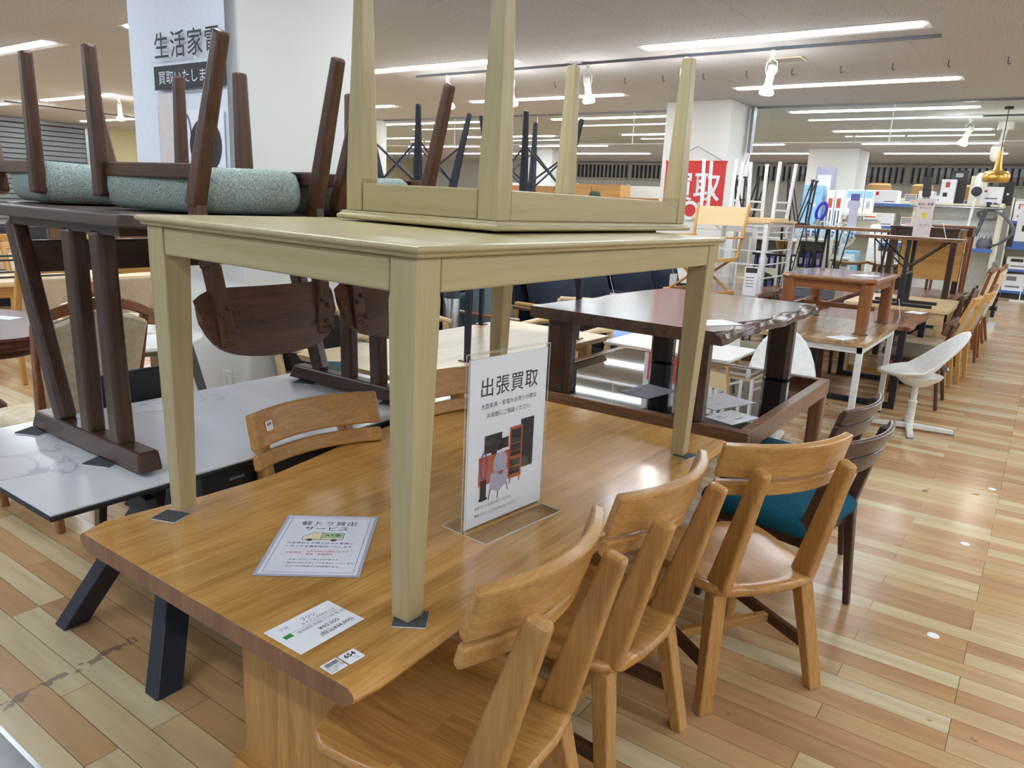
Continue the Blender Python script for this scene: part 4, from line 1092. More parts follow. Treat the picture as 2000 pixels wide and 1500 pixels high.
# dark tv cabinet, grey sofa seat
t = thing('tv_cabinet', 'near black low cabinet behind the maple table', 'cabinet', (-4.55, 4.75, 0))
obj('carcass', B().box(-.28, .28, -.75, .75, .04, .72), M['black'], t, .004); obj('top_board', B().box(-.3, .3, -.77, .77, .72, .75), M['darkwood'][1], t, .003); obj('plinth', B().box(-.26, .26, -.73, .73, 0, .04), M['black'], t)
tg = B().box(0, .002, -.02, .02, -.1, 0); tag(obj('price_tag', tg, M['paper']), 'small white tag hanging on the near black cabinet', 'price tag', 'white hanging tags').location = (-4.25, 4.42, .68)
def sofa(name, label, loc, rz, w, m, arm=True, wood_arm=None, backh=.85, seats=2, sh=.43, d=.8):
    t = thing(name, label, 'sofa', loc, rz)
    obj('base', B().box(-w/2+.05, w/2-.05, -d/2+.05, d/2-.05, .1, .28), m, t, .02)
    aw = .09 if arm else 0
    sw = (w-2*aw)/seats
    for k in range(seats):
        cx = -w/2+aw+sw*(k+.5)
        obj('seat_cushion', cushion(sw-.01, d-.22, .17, .07, .03, (cx, .09, .27)), m, t, smooth=True)
        bm_ = cushion(sw-.01, .48, .17, .08, .04, (0, 0, 0)); mm = Matrix.Translation((cx, -d/2+.12, sh+.2)) @ Matrix.Rotation(R(-74), 4, 'X')
        bmesh.ops.transform(bm_.bm, matrix=mm, verts=bm_.bm.verts); obj('back_cushion', bm_, m, t, smooth=True)
        if backh > .8:
            bm_ = cushion(sw-.03, .2, .16, .07, .03, (0, 0, 0)); mm = Matrix.Translation((cx, -d/2+.02, backh-.02)) @ Matrix.Rotation(R(-80), 4, 'X')
            bmesh.ops.transform(bm_.bm, matrix=mm, verts=bm_.bm.verts); obj('headrest', bm_, m, t, smooth=True)
    obj('back_panel', B().hexa([(-w/2+.04, -d/2, .15), (w/2-.04, -d/2, .15), (w/2-.04, -d/2+.1, .15), (-w/2+.04, -d/2+.1, .15), (-w/2+.05, -d/2-.1, backh-.08), (w/2-.05, -d/2-.1, backh-.08), (w/2-.05, -d/2-.03, backh-.08), (-w/2+.05, -d/2-.03, backh-.08)]), m, t, .02)
    for s in (-1, 1):
        if wood_arm:
            obj('arm_frame', B().bar((s*(w/2-.02), -d/2+.05, .58), (s*(w/2-.02), d/2-.02, .57), .06, .03, side=(1, 0, 0)).bar((s*(w/2-.02), d/2-.06, 0), (s*(w/2-.02), d/2-.08, .57), .045, .04).bar((s*(w/2-.02), -d/2+.02, 0), (s*(w/2-.02), -d/2+.06, .57), .045, .04), wood_arm, t, .008)
        else:
            obj('armrest', B().box(s*(w/2-.05)-.06, s*(w/2-.05)+.06, -d/2+.05, d/2-.02, .1, .6), m, t, .04, seg=4)
    for sx in (-1, 1):
        for sy in (-1, 1): obj('foot', B().lathe([(.018, 0), (.024, .1)], 10, (sx*(w/2-.12), sy*(d/2-.12), 0)), M['darkwood'][2], t)
    return t
sofa('sofa', 'navy fabric sofa with wooden arm behind the dark carved table', (-3.72, 6.55, 0), -90, 1.55, M['navy_fabric'], wood_arm=M['yellow'][1])
sofa('sofa', 'navy fabric sofa farther back with a hanging white tag', (-3.72, 8.35, 0), -90, 1.7, M['navy_fabric'])
sofa('armchair', 'blue grey armchair with wooden arms seen between cream legs', (-3.80, 5.25, 0), -88, .68, M['teal_grey'], wood_arm=M['cherry'][1], seats=1, backh=.78, d=.74)
sofa('sofa', 'light grey sofa behind the blue grey armchair', (-5.7, 6.9, 0), -90, 1.6, M['grey_fabric'])
sofa('armchair', 'pale grey padded seat beside the near black cabinet', (-5.5, 5.6, 0), -90, .9, M['grey_fabric'], seats=1)
for x, y, z, lb in ((-3.30, 6.32, .70, 'white tag hanging on the nearer navy sofa'), (-3.38, 7.85, .82, 'white tag hanging on the farther navy sofa')):
    tg = thing('price_tag', lb, 'price tag', (x, y, z), -20, 'white hanging tags')
    obj('tag_card', B().box(-.002, .002, -.055, .055, -.16, 0), M['paper'], tg); obj('tag_string', B().tube([(0, 0, 0), (-.03, -.02, .1), (-.06, -.03, .2)], .002, 5), M['paper'], tg)
t = thing('tube_bin', 'upright silver tube beside the blue grey armchair', 'tube', (-3.97, 4.72, 0))
obj('tube_body', B().lathe([(.07, 0), (.07, .72), (.06, .74)], 20), M['steel'], t, smooth=True); obj('tube_cap', B().lathe([(.075, .72), (.06, .8), (.02, .82)], 20), M['navy'], t, smooth=True)
t = thing('stool', 'round stool with blue vinyl seat behind the carved table', 'stool', (-2.90, 5.72, 0))
obj('seat', B().lathe([(.17, .40), (.20, .42), (.20, .44), (.18, .455), (.05, .46)], 32), M['stool_blue'], t, smooth=True); obj('seat_rim', B().lathe([(.19, .375), (.205, .385), (.205, .418), (.19, .42)], 32), M['grey_metal'], t, smooth=True)
obj('column', B().lathe([(.03, .03), (.03, .38)], 14), M['steel'], t, smooth=True); obj('base', B().lathe([(.19, 0), (.19, .02), (.04, .04)], 28), M['steel'], t, smooth=True)
# white desk behind glass table
t = thing('low_desk', 'glossy white desk top on wooden legs behind the glass table', 'desk', (-2.06, 5.0, 0))
obj('desk_top', B().prism(rrect(.95, .6, .05, 4), .545, .565), M['white'], t, .004); 
for sx in (-1, 1):
    for sy in (-1, 1): obj('leg', B().bar((sx*.42, sy*.25, 0), (sx*.36, sy*.2, .545), .03, .03, .04, .04), M['maple'][2], t, .006)
t = thing('kids_chair', 'white plastic chair back behind the white desk', 'chair', (-2.08, 5.62, 0), 180)
def fk(u, v):
    x = (2*u-1)
    if v < .5: return (x*.2, .2-.4*v/.5, .36+.02*x*x)
    k = (v-.5)/.5; return (x*(.2-.03*k), -.2-.06*k+.04*x*x*k, .36+.32*k+.0*x)
obj('seat_shell', B().sheet(fk, 8, 12, .012), M['white'], t, smooth=True)
for sx in (-1, 1):
    for sy in (-1, 1): obj('leg', B().bar((sx*.2, sy*.2, 0), (sx*.13, sy*.13, .36), .024, .024, .03, .03), M['maple'][2], t, .005)
# ================================================================== RIGHT ROW: GLASS TABLE, CARVED TABLE, CHAIRS
GT = .62
T = thing('coffee_table', 'brown framed table with smoked glass top under the carved table', 'table', (-1.54, 3.67, 0))
fr = B(); hx, hy = .655, .70
for x0, x1, y0, y1 in ((-hx, hx, -hy, -hy+.05), (-hx, hx, hy-.05, hy), (-hx, -hx+.05, -hy+.05, hy-.05), (hx-.05, hx, -hy+.05, hy-.05)): fr.box(x0, x1, y0, y1, GT-.085, GT)
obj('frame', fr, M['midwood'][0], T, .004)
obj('glass_top', B().box(-hx+.045, hx-.045, -hy+.045, hy-.045, GT-.012, GT-.003), M['dark_glass'], T)
obj('under_panel', B().box(-hx+.05, hx-.05, -hy+.05, hy-.05, GT-.05, GT-.02), M['darkwood'][0], T)
for sx in (-1, 1):
    for sy in (-1, 1): obj('leg', B().box(sx*(hx-.04)-.038, sx*(hx-.04)+.038, sy*(hy-.045)-.042, sy*(hy-.045)+.042, 0, GT-.01), M['midwood'][2], T, .018, seg=4)
# carved low table
W = thing('low_table', 'dark wood low table with rippled carved edge on the glass top', 'table', (-1.5, 3.68, GT)); W.rotation_euler = (0, 0, R(-1.5))
WH = .405
def edge(y, side):
    if side > 0: return .475+.010*math.sin(y*7+.6)+.006*math.sin(y*17)
    return -.475-.012*math.sin(y*8)-.006*math.sin(y*15+1)
ys = [-.72+1.46*i/120 for i in range(121)]
def outline(k): return [(edge(y, 1)+k*(1+.75*math.sin(y*13.5)), y) for y in ys]+[(edge(y, -1), y) for y in reversed(ys)]
tb = B(); rings = []
for k, z in ((.0, WH-.055), (.004, WH-.05), (.0, WH-.03), (-.022, WH-.012), (-.026, WH-.004), (-.03, WH)):
    rings.append([tb.bm.verts.new((x, y, z)) for x, y in outline(k)])
for a, e in zip(rings, rings[1:]):
    for j in range(len(a)): tb.bm.faces.new((a[j], a[(j+1) % len(a)], e[(j+1) % len(a)], e[j]))
tb.bm.faces.new(rings[0][::-1]); tb.bm.faces.new(rings[-1])
M['carved_top'] = wood('carved_top', (62, 44, 36), (88, 66, 54), axis=1, rough=.2, coat=.2, scale=.7)
obj('tabletop', tb, M['carved_top'], W, 0)
rp = B()
def ripple(y): return edge(y, 1)-.03*(1+.75*math.sin(y*13.5))
rp.tube([(ripple(y), y, WH-.0005) for y in ys[1:-1]], .0025, 6)
rp.tube([(edge(y, 1)-.004-.012*(1+math.sin(y*13.5+PI)), y, WH-.017-.006*math.sin(y*13.5)) for y in ys[1:-1]], .002, 6)
obj('carved_ridge', rp, M['carved_top'], W, smooth=True, label='pale glossy carved ripple line')
for x, y in ((-.33, -.66), (.35, -.655), (.36, .50), (-.30, .42)):
    b = B(); q = rrect(.14, .085, .022, 1) if True else None
    b.prism(q, 0.004, WH-.055, m=Matrix.Translation((x, y, 0)))
    lg = obj('leg', b, M['darkwood'][2], W, .003); obj('felt_foot', B().box(x-.05, x+.05, y-.03, y+.03, 0, .004), M['felt'], lg)
def tagcard(name, label, cat, loc, rz, w, d, lines, mat='paper', grp=None, tilt=None):
    t = thing(name, label, cat, loc, rz, grp)
    obj('card_sheet', B().box(-w/2, w/2, -d/2, d/2, 0, .0008), M[mat], t)
    for (s, sz, x, y, c) in lines: text(s, sz, M[c], t, at(x, y, .0012))
    return t
tagcard('notice', 'laminated notice lying on the smoked glass top', 'notice', (-1.18, 3.42, GT-.002), 70, .30, .21, [('大型家具・家電', .02, -.12, .05, 'grey_ink'), ('家具をお持ちください', .014, -.12, .02, 'grey_ink'), ('お気軽にご相談ください', .012, -.12, -.04, 'violet')], 'paper_gloss')
tagcard('price_card', 'white price card at the right corner of the smoked glass', 'price card', (-1.03, 3.18, GT-.002), 75, .21, .15, [('座卓', .018, -.06, .03, 'ink'), ('¥8,000', .022, -.02, -.04, 'ink'), ('フジシ 幅 140', .01, -.08, .008, 'grey_ink')])
tagcard('notice', 'dark edged flyer on the smoked glass behind the legs', 'notice', (-1.52, 3.35, GT-.002), 80, .26, .18, [('軽トラ貸出', .022, -.1, .03, 'ink')], 'lavender')
tagcard('price_card', 'white price card on the carved dark table', 'price card', (-1.16, 3.2, GT+WH+.001), 60, .2, .14, [('¥12,000', .02, -.06, 0, 'ink')])

# teal seat chairs
def teal_chair(label, loc, rz):
    t = thing('dining_chair', label, 'chair', loc, rz, 'walnut chairs with teal seats')
    for s in (-1, 1):
        obj('front_leg', B().bar((s*.2, .2, 0), (s*.2, .19, .40), .026, .026, .036, .036, side=(1, 0, 0)), M['walnut'][2], t, .004)
        obj('rear_leg', B().bar((s*.2, -.235, 0), (s*.2, -.19, .44), .026, .026, .036, .04, side=(1, 0, 0)).bar((s*.2, -.19, .43), (s*.195, -.27, .755), .036, .04, .028, .03, side=(1, 0, 0)), M['walnut'][2], t, .006)
    obj('seat_frame', B().box(-.2, .2, -.19, .2, .345, .40), M['walnut'][0], t, .004)
    obj('seat', cushion(.47, .46, .085, .06, .015, (0, .01, .38)), M['teal'], t, smooth=True)
    for z0, z1 in ((.715, .775), (.64, .705)):
        def fn(u, v, z0=z0, z1=z1):
            x = (2*u-1)*.235; z = z0+(z1-z0)*v
            return (x, -.225-.09*(z-.6)/.17*.6-.05*(1-(2*u-1)**2), z)
        obj('back_rail', B().sheet(fn, 14, 2, .02), M['walnut'][0], t, .006)
    return t
te = teal_chair('walnut chair with teal seat behind the outward turned oak chair', (-.69, 2.85, 0), 80)
dup(te, (-.80, 3.30, 0), 84, 'walnut chair with teal seat tucked under the smoked glass table')

# white swivel kids chairs
def kids_chair(label, loc, rz):
    t = thing('swivel_chair', label, 'chair', loc, rz, 'white plastic swivel chairs')
    # bucket shell: elliptical tub with the rim rising to the back (-y)
    b = B(); n = 28; rings = []
    def rimpt(a):
        x = .205*math.cos(a); y = .02-.245*math.sin(a)
        k = max(0, math.sin(a)); kf = max(0, -math.sin(a))
        return Vector((x*(1-.1*kf), y-.06*k, .46+.29*k**1.2-.035*kf))
    cen = Vector((0, -.01, .37))
    for s in (1.0, .97, .85, .65, .4, .12):
        ring = []
        for j in range(n):
            a = 2*PI*j/n; p = rimpt(a); q = cen.lerp(p, s)
            k = max(0, math.sin(a)); q.z = cen.z+(p.z-cen.z)*(s**(1.9-.6*k)); ring.append(b.bm.verts.new(q))
        rings.append(ring)
    for a, e in zip(rings, rings[1:]):
        for j in range(n): b.bm.faces.new((a[j], a[(j+1) % n], e[(j+1) % n], e[j]))
    b.bm.faces.new(rings[-1])
    o = obj('seat_shell', b, M['white'], t, smooth=True); md = o.modifiers.new('s', 'SOLIDIFY'); md.thickness = .012; md.offset = 1
    rim = B().tube([rimpt(2*PI*j/n) for j in range(n)], .011, 6, closed=True); obj('shell_rim', rim, M['white'], t, smooth=True)
    hole = B().prism([(x*1.0, y) for x, y in circle(0, 0, .055, 16, .018)], -.004, .012, m=frame((0, -.172, .475), (1, 0, 0), (0, -.45, .8)))
    obj('back_slot', hole, M['grey_metal'], t)
    obj('under_cup', B().lathe([(.05, .33), (.09, .345), (.16, .40), (.17, .42)], 24), M['white'], t, smooth=True)
    obj('column', B().lathe([(.03, .02), (.027, .2), (.031, .205), (.031, .22), (.022, .225), (.022, .34)], 16), M['white'], t, smooth=True)
    for a in range(4):
        c_, s_ = math.cos(R(90*a-12)), math.sin(R(90*a-12))
        obj('base_arm', B().bar((.0*c_, .0*s_, .03), (.29*c_, .29*s_, .022), .045, .04, .04, .03, side=(-s_, c_, 0)), M['white'], t, .006)
        obj('foot_pad', B().cbox((.275*c_, .275*s_, .006), (.04, .04, .012)), M['grey_metal'], t)
    return t
kc = kids_chair('white bucket swivel chair standing out in the aisle', (-.64, 6.08, 0), 112)
dup(kc, (-1.30, 4.92, 0), 196, 'cream white bucket swivel chair behind the smoked glass table')

# beige table with white legs + cherry table
BT = .71
t = thing('desk', 'beige top table on white square legs beside the aisle', 'table', (-1.23, 5.89, 0))
obj('tabletop', B().box(-.35, .35, -.62, .63, BT-.03, BT), M['beige_top'], t, .002)
ap = B()
ap.box(-.33, .33, -.60, -.575, BT-.075, BT-.03).box(-.33, .33, .585, .61, BT-.075, BT-.03).box(-.33, -.305, -.575, .585, BT-.075, BT-.03).box(.305, .33, -.575, .585, BT-.075, BT-.03)
obj('apron', ap, M['white_metal'], t, .002)
for sx in (-1, 1):
    for sy in (-1, 1):
        x, y = sx*.312, .005+sy*.585
        lg = obj('leg', B().box(x-.02, x+.02, y-.02, y+.02, .008, BT-.03), M['white_metal'], t, .003); obj('leg_cap', B().box(x-.022, x+.022, y-.022, y+.022, 0, .01), M['black'], lg)
tagcard('price_card', 'white price card on the near corner of the beige table', 'price card', (-1.06, 5.42, BT+.0005), 70, .2, .13, [('¥9,900', .02, -.06, 0, 'ink')])
def cherry_table(label, loc, w, d, h):
    t = thing('low_table', label, 'table', loc)
    q = rrect(w, d, .06, 1); b = B(); rings = []
    for s_, z in ((.97, h-.035), (.985, h-.028), (1, h-.018), (.99, h-.006), (.97, h)):
        rings.append([b.bm.verts.new((x*s_, y*s_, z)) for x, y in q])
    for a, e in zip(rings, rings[1:]):
        for j in range(len(a)): b.bm.faces.new((a[j], a[(j+1) % len(a)], e[(j+1) % len(a)], e[j]))
    b.bm.faces.new(rings[0][::-1]); b.bm.faces.new(rings[-1])
    obj('tabletop', b, M['cherry'][1], t, .002)
    obj('top_veneer', B().prism([(x*.93, y*.95) for x, y in q], h-.001, h+.0015), M['cherry_top'], t)
    ap = B(); k = .06
    ap.box(-w/2+k, w/2-k, -d/2+.035, -d/2+.055, h-.095, h-.035).box(-w/2+k, w/2-k, d/2-.055, d/2-.035, h-.095, h-.035).box(-w/2+.035, -w/2+.055, -d/2+k, d/2-k, h-.095, h-.035).box(w/2-.055, w/2-.035, -d/2+k, d/2-k, h-.095, h-.035)
    obj('apron', ap, M['cherry'][0], t, .003)
    for sx in (-1, 1):
        for sy in (-1, 1):
            x, y = sx*(w/2-.06), sy*(d/2-.06); lg = obj('leg', B().prism(rrect(.075, .075, .02, 3), .004, h-.035, m=Matrix.Translation((x, y, 0)), top=rrect(.085, .085, .022, 3)), M['cherry'][2], t)
            obj('felt_foot', B().box(x-.055, x+.045, y-.03, y+.03, 0, .004), M['felt'], lg)
    obj('heater_rail', B().box(-w/2+.06, w/2-.06, -.02, .02, h-.26, h-.225).box(-w/2+.04, -w/2+.07, -d/2+.08, d/2-.08, h-.26, h-.225), M['cherry'][0], t, .003)
    return t
cherry_table('cherry wood low table standing on the beige table', (-1.26, 6.08, BT), .65, .95, .39)
tagcard('price_card', 'white price card on the cherry low table', 'price card', (-1.08, 6.0, BT+.393), 65, .2, .13, [('¥8,800', .02, -.06, 0, 'ink')])

# walnut slab table with black U legs
t = thing('dining_table', 'walnut slab table on black steel legs behind the beige table', 'table', (-1.18, 7.25, 0))
q = [(-.42, -.66), (.385, -.68), (.40, -.5), (.375, -.2), (.40, .2), (.385, .66), (-.42, .66)]
obj('tabletop', B().prism([(x*.97, y*.99) for x, y in q], .655, .69, top=q), M['walnut_top'], t, .004)
for y in (-.60, .55):
    u = B(); u.box(-.35, -.30, y-.025, y+.025, 0, .655).box(.30, .35, y-.025, y+.025, 0, .655).box(-.30, .30, y-.025, y+.025, 0, .045).box(-.30, .30, y-.025, y+.025, .61, .655)
    obj('leg_frame', u, M['navy'], t, .003)
t = thing('card_stand', 'small white leaning card on the walnut slab table', 'card stand', (-.98, 7.28, .69), 100)
obj('card', B().hexa([(-.05, 0, 0), (.05, 0, 0), (.05, .004, 0), (-.05, .004, 0), (-.05, .03, .15), (.05, .03, .15), (.05, .034, .15), (-.05, .034, .15)]), M['paper'], t)
obj('card_foot', B().box(-.05, .05, -.06, .0, 0, .003), M['acrylic'], t)
tagcard('price_card', 'white price card at the far edge of the walnut slab table', 'price card', (-.92, 7.75, .6905), 80, .2, .14, [('¥29,800', .02, -.07, 0, 'ink')])
t = thing('storage_box', 'flat grey box on the brown table seen under the cherry table', 'box', (-1.98, 8.15, .70), 4)
obj('box_body', B().box(-.22, .22, -.2, .2, 0, .09), M['hose'], t, .006); obj('box_lid', B().box(-.225, .225, -.205, .205, .09, .105), M['grey_metal'], t, .004)

# aisle chairs
wc = thing('dining_chair', 'walnut chair with wide curved plywood back beside the aisle', 'chair', (-.78, 7.1, 0), 90)
for s in (-1, 1):
    obj('rear_leg', B().bar((s*.24, -.23, 0), (s*.17, -.17, .43), .028, .028, .036, .036).bar((s*.17, -.17, .42), (s*.15, -.25, .70), .036, .036, .03, .03), M['walnut_chair'][2], wc, .01)
    obj('front_leg', B().bar((s*.22, .2, 0), (s*.19, .18, .42), .028, .028, .036, .036), M['walnut_chair'][2], wc, .01)
obj('seat', cushion(.48, .46, .07, .06, .02, (0, .02, .40)), M['taupe_fabric'], wc, smooth=True)
obj('seat_frame', B().box(-.19, .19, -.18, .2, .355, .40), M['walnut_chair'][0], wc, .004)
def fn(u, v):
    x = (2*u-1)*.25; tz = .75-.03*abs(2*u-1)**3; bz = .60+.03*abs(2*u-1)**3
    return (x, -.235-.02*v+.06*(2*u-1)**2-.0, bz+(tz-bz)*v)
obj('backrest', B().sheet(fn, 14, 4, .014), M['walnut_chair'][0], wc, smooth=True)
y1 = simple_chair('dining_chair', 'yellow wood chair with pale pad, nearer of two beside the aisle', (-.82, 7.78, 0), 88, M['beige_pad'], M['yellow'], M['grey_fabric'], w=.45, bh=.88, leg=.042, grp='chairs along the aisle', railh=.08, lean=.14)
dup(y1, (-.76, 8.46, 0), 86, 'yellow wood chair with curved back, farther of two beside the aisle')
simple_chair('dining_chair', 'dark walnut chair with teal seat just past the yellow chairs', (-.94, 8.95, 0), 92, M['teal'], M['walnut'], M['dark_fabric'], w=.42, bh=.80, leg=.034, railh=.05, padback=False)
simple_chair('dining_chair', 'walnut chair with rounded grey fabric back by the dark table', (-.88, 9.42, 0), 90, M['taupe_fabric'], M['walnut'], M['taupe_fabric'], w=.46, bh=.86, leg=.036, railh=0)
simple_chair('dining_chair', 'reddish brown wooden chair past the yellow chairs', (-.74, 9.9, 0), 90, M['beige_pad'], M['cherry'], M['beige_pad'], w=.44, bh=.86, leg=.036, railh=.06)
dup(fc, (-.80, 11.6, 0), 88, 'floral brocade chair at the far end of the aisle row')
dup(fc, (-.88, 10.88, 0), 95, 'floral brocade chair second from the far end of the aisle row')
uc = simple_chair('dining_chair', 'walnut chair with taupe seat under the beige table', (-1.78, 6.98, 0), -90, M['taupe_fabric'], M['walnut_chair'], M['taupe_fabric'], w=.46, bh=.80, leg=.036, railh=.05, padback=False, slats=True, grp='walnut chairs tucked under tables')
dup(uc, (-1.78, 7.5, 0), -90, 'walnut chair with taupe seat under the walnut slab table')
dup(uc, (-1.95, 6.1, 0), -80, 'walnut chair standing left of the beige table')

# light oak table with folding table
t = thing('dining_table', 'light oak table carrying the black legged folding table', 'table', (-1.1, 8.6, 0))
obj('tabletop', B().box(-.5, .42, -.62, .62, .675, .71), M['maple'][1], t, .003)
obj('side_apron', B().box(-.46, .38, -.6, -.57, .56, .675).box(-.46, .38, .57, .6, .56, .675), M['maple'][0], t, .003)
for sx in (-.43, .35):
    for sy in (-.56, .56): obj('leg', B().box(sx-.035, sx+.035, sy-.035, sy+.035, 0, .675), M['maple'][2], t, .004)
obj('foot_beam', B().box(-.46, .46, -.48, -.42, 0, .05), M['yellow'][0], t, .003)
t = thing('folding_table', 'small folding table with brown top and crossed black legs', 'table', (-1.09, 8.22, .71))
obj('tabletop', B().box(-.50, .42, -.24, .24, .625, .655), M['midwood'][0], t, .003)
for y in (-.2, .19):
    lg = B().tube([(-.02, y, .02), (-.02, y, .30)], .028, 8).tube([(-.02, y, .30), (-.02, y, .63)], .02, 8)
    obj('leg_post', lg, M['black'], t, smooth=True)
    obj('foot_bar', B().box(-.30, .26, y-.022, y+.022, 0, .03), M['black'], t, .004)
    obj('brace', B().tube([(-.02, y, .36), (-.32, y, .62)], .008, 6).tube([(-.02, y, .36), (.28, y, .62)], .008, 6), M['black'], t)
obj('cross_bar', B().tube([(-.02, -.2, .31), (-.02, .19, .31)], .018, 8), M['black'], t)
t = thing('sign_stand', 'slim white service sign standing on the folding table', 'sign stand', (-1.05, 8.22, .71+.655), 6)
obj('sign_panel', B().box(-.075, .075, -.002, .002, 0, .36), M['pale_pink'], t); obj('sign_foot', B().box(-.08, .08, -.05, .05, 0, .003), M['acrylic'], t)
m = frame((0, -.0025, 0), (1, 0, 0), (0, 0, 1))
for s, sz, z in (('配送・設置', .026, .30), ('サービス', .026, .265), ('お気軽にご相談', .012, .11), ('ください', .012, .09)): text(s, sz, M['ink'], t, m @ at(0, z, .0006), align='CENTER')
q = B(); quad(q, -.02, .02, .18, .23, m, .0006); obj('printed_mark', q, M['yellow_print'], t)
t = thing('card_stand', 'thin white leaning card at the right of the folding table', 'card stand', (-.83, 8.22, .71+.655), 95)
obj('card', B().hexa([(-.04, 0, 0), (.04, 0, 0), (.04, .004, 0), (-.04, .004, 0), (-.04, .05, .15), (.04, .05, .15), (.04, .054, .15), (-.04, .054, .15)]), M['paper'], t); obj('card_foot', B().box(-.04, .04, -.05, .0, 0, .003), M['acrylic'], t)
# dark desk stack
t = thing('dining_table', 'dark brown table carrying the dark writing desk', 'table', (-1.14, 9.85, 0))
obj('tabletop', B().box(-.36, .36, -.58, .6, .665, .70), M['midwood'][1], t, .004)
obj('apron', B().box(-.32, .32, -.54, -.52, .58, .665).box(-.32, .32, .54, .56, .58, .665).box(.30, .32, -.54, .56, .58, .665).box(-.32, -.30, -.54, .56, .58, .665), M['darkwood'][1], t)
for sx in (-1, 1):
    for sy in (-.52, .54): obj('leg', B().box(sx*.31-.03, sx*.31+.03, sy-.03, sy+.03, 0, .665), M['darkwood'][2], t, .004)
t = thing('writing_desk', 'dark wood writing desk with pale panel back, on a table', 'desk', (-1.17, 9.75, .70))
obj('desk_top', B().box(-.33, .35, -.45, .45, .73, .755), M['darkwood'][0], t, .004); obj('apron', B().box(-.31, .33, -.43, -.41, .62, .73).box(.31, .33, -.41, .43, .62, .73).box(-.31, .33, .41, .43, .62, .73), M['darkwood'][0], t, .003)
obj('back_panel', B().box(-.26, .36, .05, .075, .17, .73), M['yellow'][0], t, .003, label='pale orange brown panel')
for sx in (-.29, .31):
    for sy in (-.42, .42): obj('leg', B().box(sx-.03, sx+.03, sy-.03, sy+.03, 0, .73), M['darkwood'][2], t, .004)
t = thing('console_table', 'reddish brown console table standing at the far end of the row', 'table', (-1.0, 10.75, .66))
obj('tabletop', B().box(-.24, .22, -.25, .25, .80, .825), M['cherry'][0], t, .004); obj('apron', B().box(-.22, .2, -.23, -.21, .70, .80).box(.18, .2, -.21, .23, .70, .80).box(-.22, .2, .21, .23, .70, .80), M['mahogany'][0], t, .003)
for sx in (-.19, .17):
    for sy in (-.2, .2): obj('leg', B().bar((sx, sy, 0), (sx, sy, .80), .028, .028, .05, .05), M['cherry'][2], t, .003)
t = thing('dining_table', 'mid brown table under the reddish console', 'table', (-1.15, 10.85, 0))
obj('tabletop', B().box(-.4, .4, -.35, .4, .63, .66), M['midwood'][0], t, .004)
for sx in (-.36, .36):
    for sy in (-.3, .35): obj('leg', B().box(sx-.03, sx+.03, sy-.03, sy+.03, 0, .63), M['midwood'][2], t, .004)

# floor stickers marking the queue distance
for y, x, lb in ((2.976, -.109, 'nearest white round sticker on the aisle floor'), (4.009, -.093, 'second white round sticker along the aisle floor'), (5.007, -.04, 'third and farthest white round sticker on the floor')):
    o = tag(obj('floor_sticker', B().prism(circle(0, 0, .021, 24), 0, .0006), M['paper']), lb, 'sticker', 'round floor stickers'); o.location = (x, y, 0)
# ================================================================== BACK RIGHT: RACK, STOOLS, APPLIANCES
def plain_table(name, label, x0, x1, y0, y1, h, top, leg, th=.035, lw=.05, ap=.08):
    t = thing(name, label, 'table', ((x0+x1)/2, (y0+y1)/2, 0)); a, b_ = (x1-x0)/2, (y1-y0)/2
    obj('tabletop', B().box(-a, a, -b_, b_, h-th, h), top, t, .004)
    for sx in (-1, 1):
        for sy in (-1, 1): obj('leg', B().box(sx*(a-.05)-lw/2, sx*(a-.05)+lw/2, sy*(b_-.05)-lw/2, sy*(b_-.05)+lw/2, 0, h-th), leg, t, .003)
    if ap:
        f = B(); i = .05
        f.box(-a+i, a-i, -b_+i-.01, -b_+i+.01, h-th-ap, h-th).box(-a+i, a-i, b_-i-.01, b_-i+.01, h-th-ap, h-th).box(-a+i-.01, -a+i+.01, -b_+i, b_-i, h-th-ap, h-th).box(a-i-.01, a-i+.01, -b_+i, b_-i, h-th-ap, h-th)
        obj('apron', f, leg, t)
    return t
plain_table('dining_table', 'walnut table carrying the director chair and white rack', -3.25, -2.3, 6.95, 8.72, .70, M['walnut_top'], M['midwood'][2])
plain_table('dining_table', 'brown table under and behind the cherry low table', -2.28, -1.72, 7.86, 9.58, .70, M['walnut_top'], M['midwood'][2])
# director chair
t = thing('director_chair', 'folding director chair with cream canvas back on the walnut table', 'chair', (-2.88, 7.36, .70), 168)
for s in (-1, 1):
    obj('back_post', B().tube([(s*.27, -.2, .36), (s*.29, -.24, .6), (s*.30, -.29, .9)], .016, 8), M['yellow'][2], t, smooth=True)
    obj('armrest', B().box(s*.28-.03, s*.28+.03, -.24, .24, .56, .58), M['yellow'][1], t, .006)
    obj('front_post', B().box(s*.28-.016, s*.28+.016, .18, .212, .36, .56), M['yellow'][2], t, .003)
    obj('seat_rail', B().box(s*.25-.018, s*.25+.018, -.24, .25, .33, .365), M['yellow'][1], t, .003)
    obj('foot_rail', B().box(s*.25-.018, s*.25+.018, -.24, .25, 0, .035), M['yellow'][1], t, .003)
    for y in (-.17, .17): obj('cross_leg', B().bar((s*.245, y+s*.012, .02), (-s*.245, y+s*.012, .35), .035, .018, side=(0, 1, 0)), M['yellow'][0], t, .002)
    obj('hinge_plate', B().box(s*.25-.022, s*.25+.022, -.245, -.235, .325, .37), M['grey_metal'], t)
obj('canvas_seat', B().sheet(lambda u, v: ((2*u-1)*.245, (2*v-1)*.2, .365-.03*(1-(2*u-1)**2)), 10, 4, .004), M['canvas'], t, smooth=True)
obj('canvas_back', B().sheet(lambda u, v: ((2*u-1)*.30, -.255-.03*v-.035*(1-(2*u-1)**2), .68+.19*v), 12, 6, .006), M['canvas'], t, smooth=True)
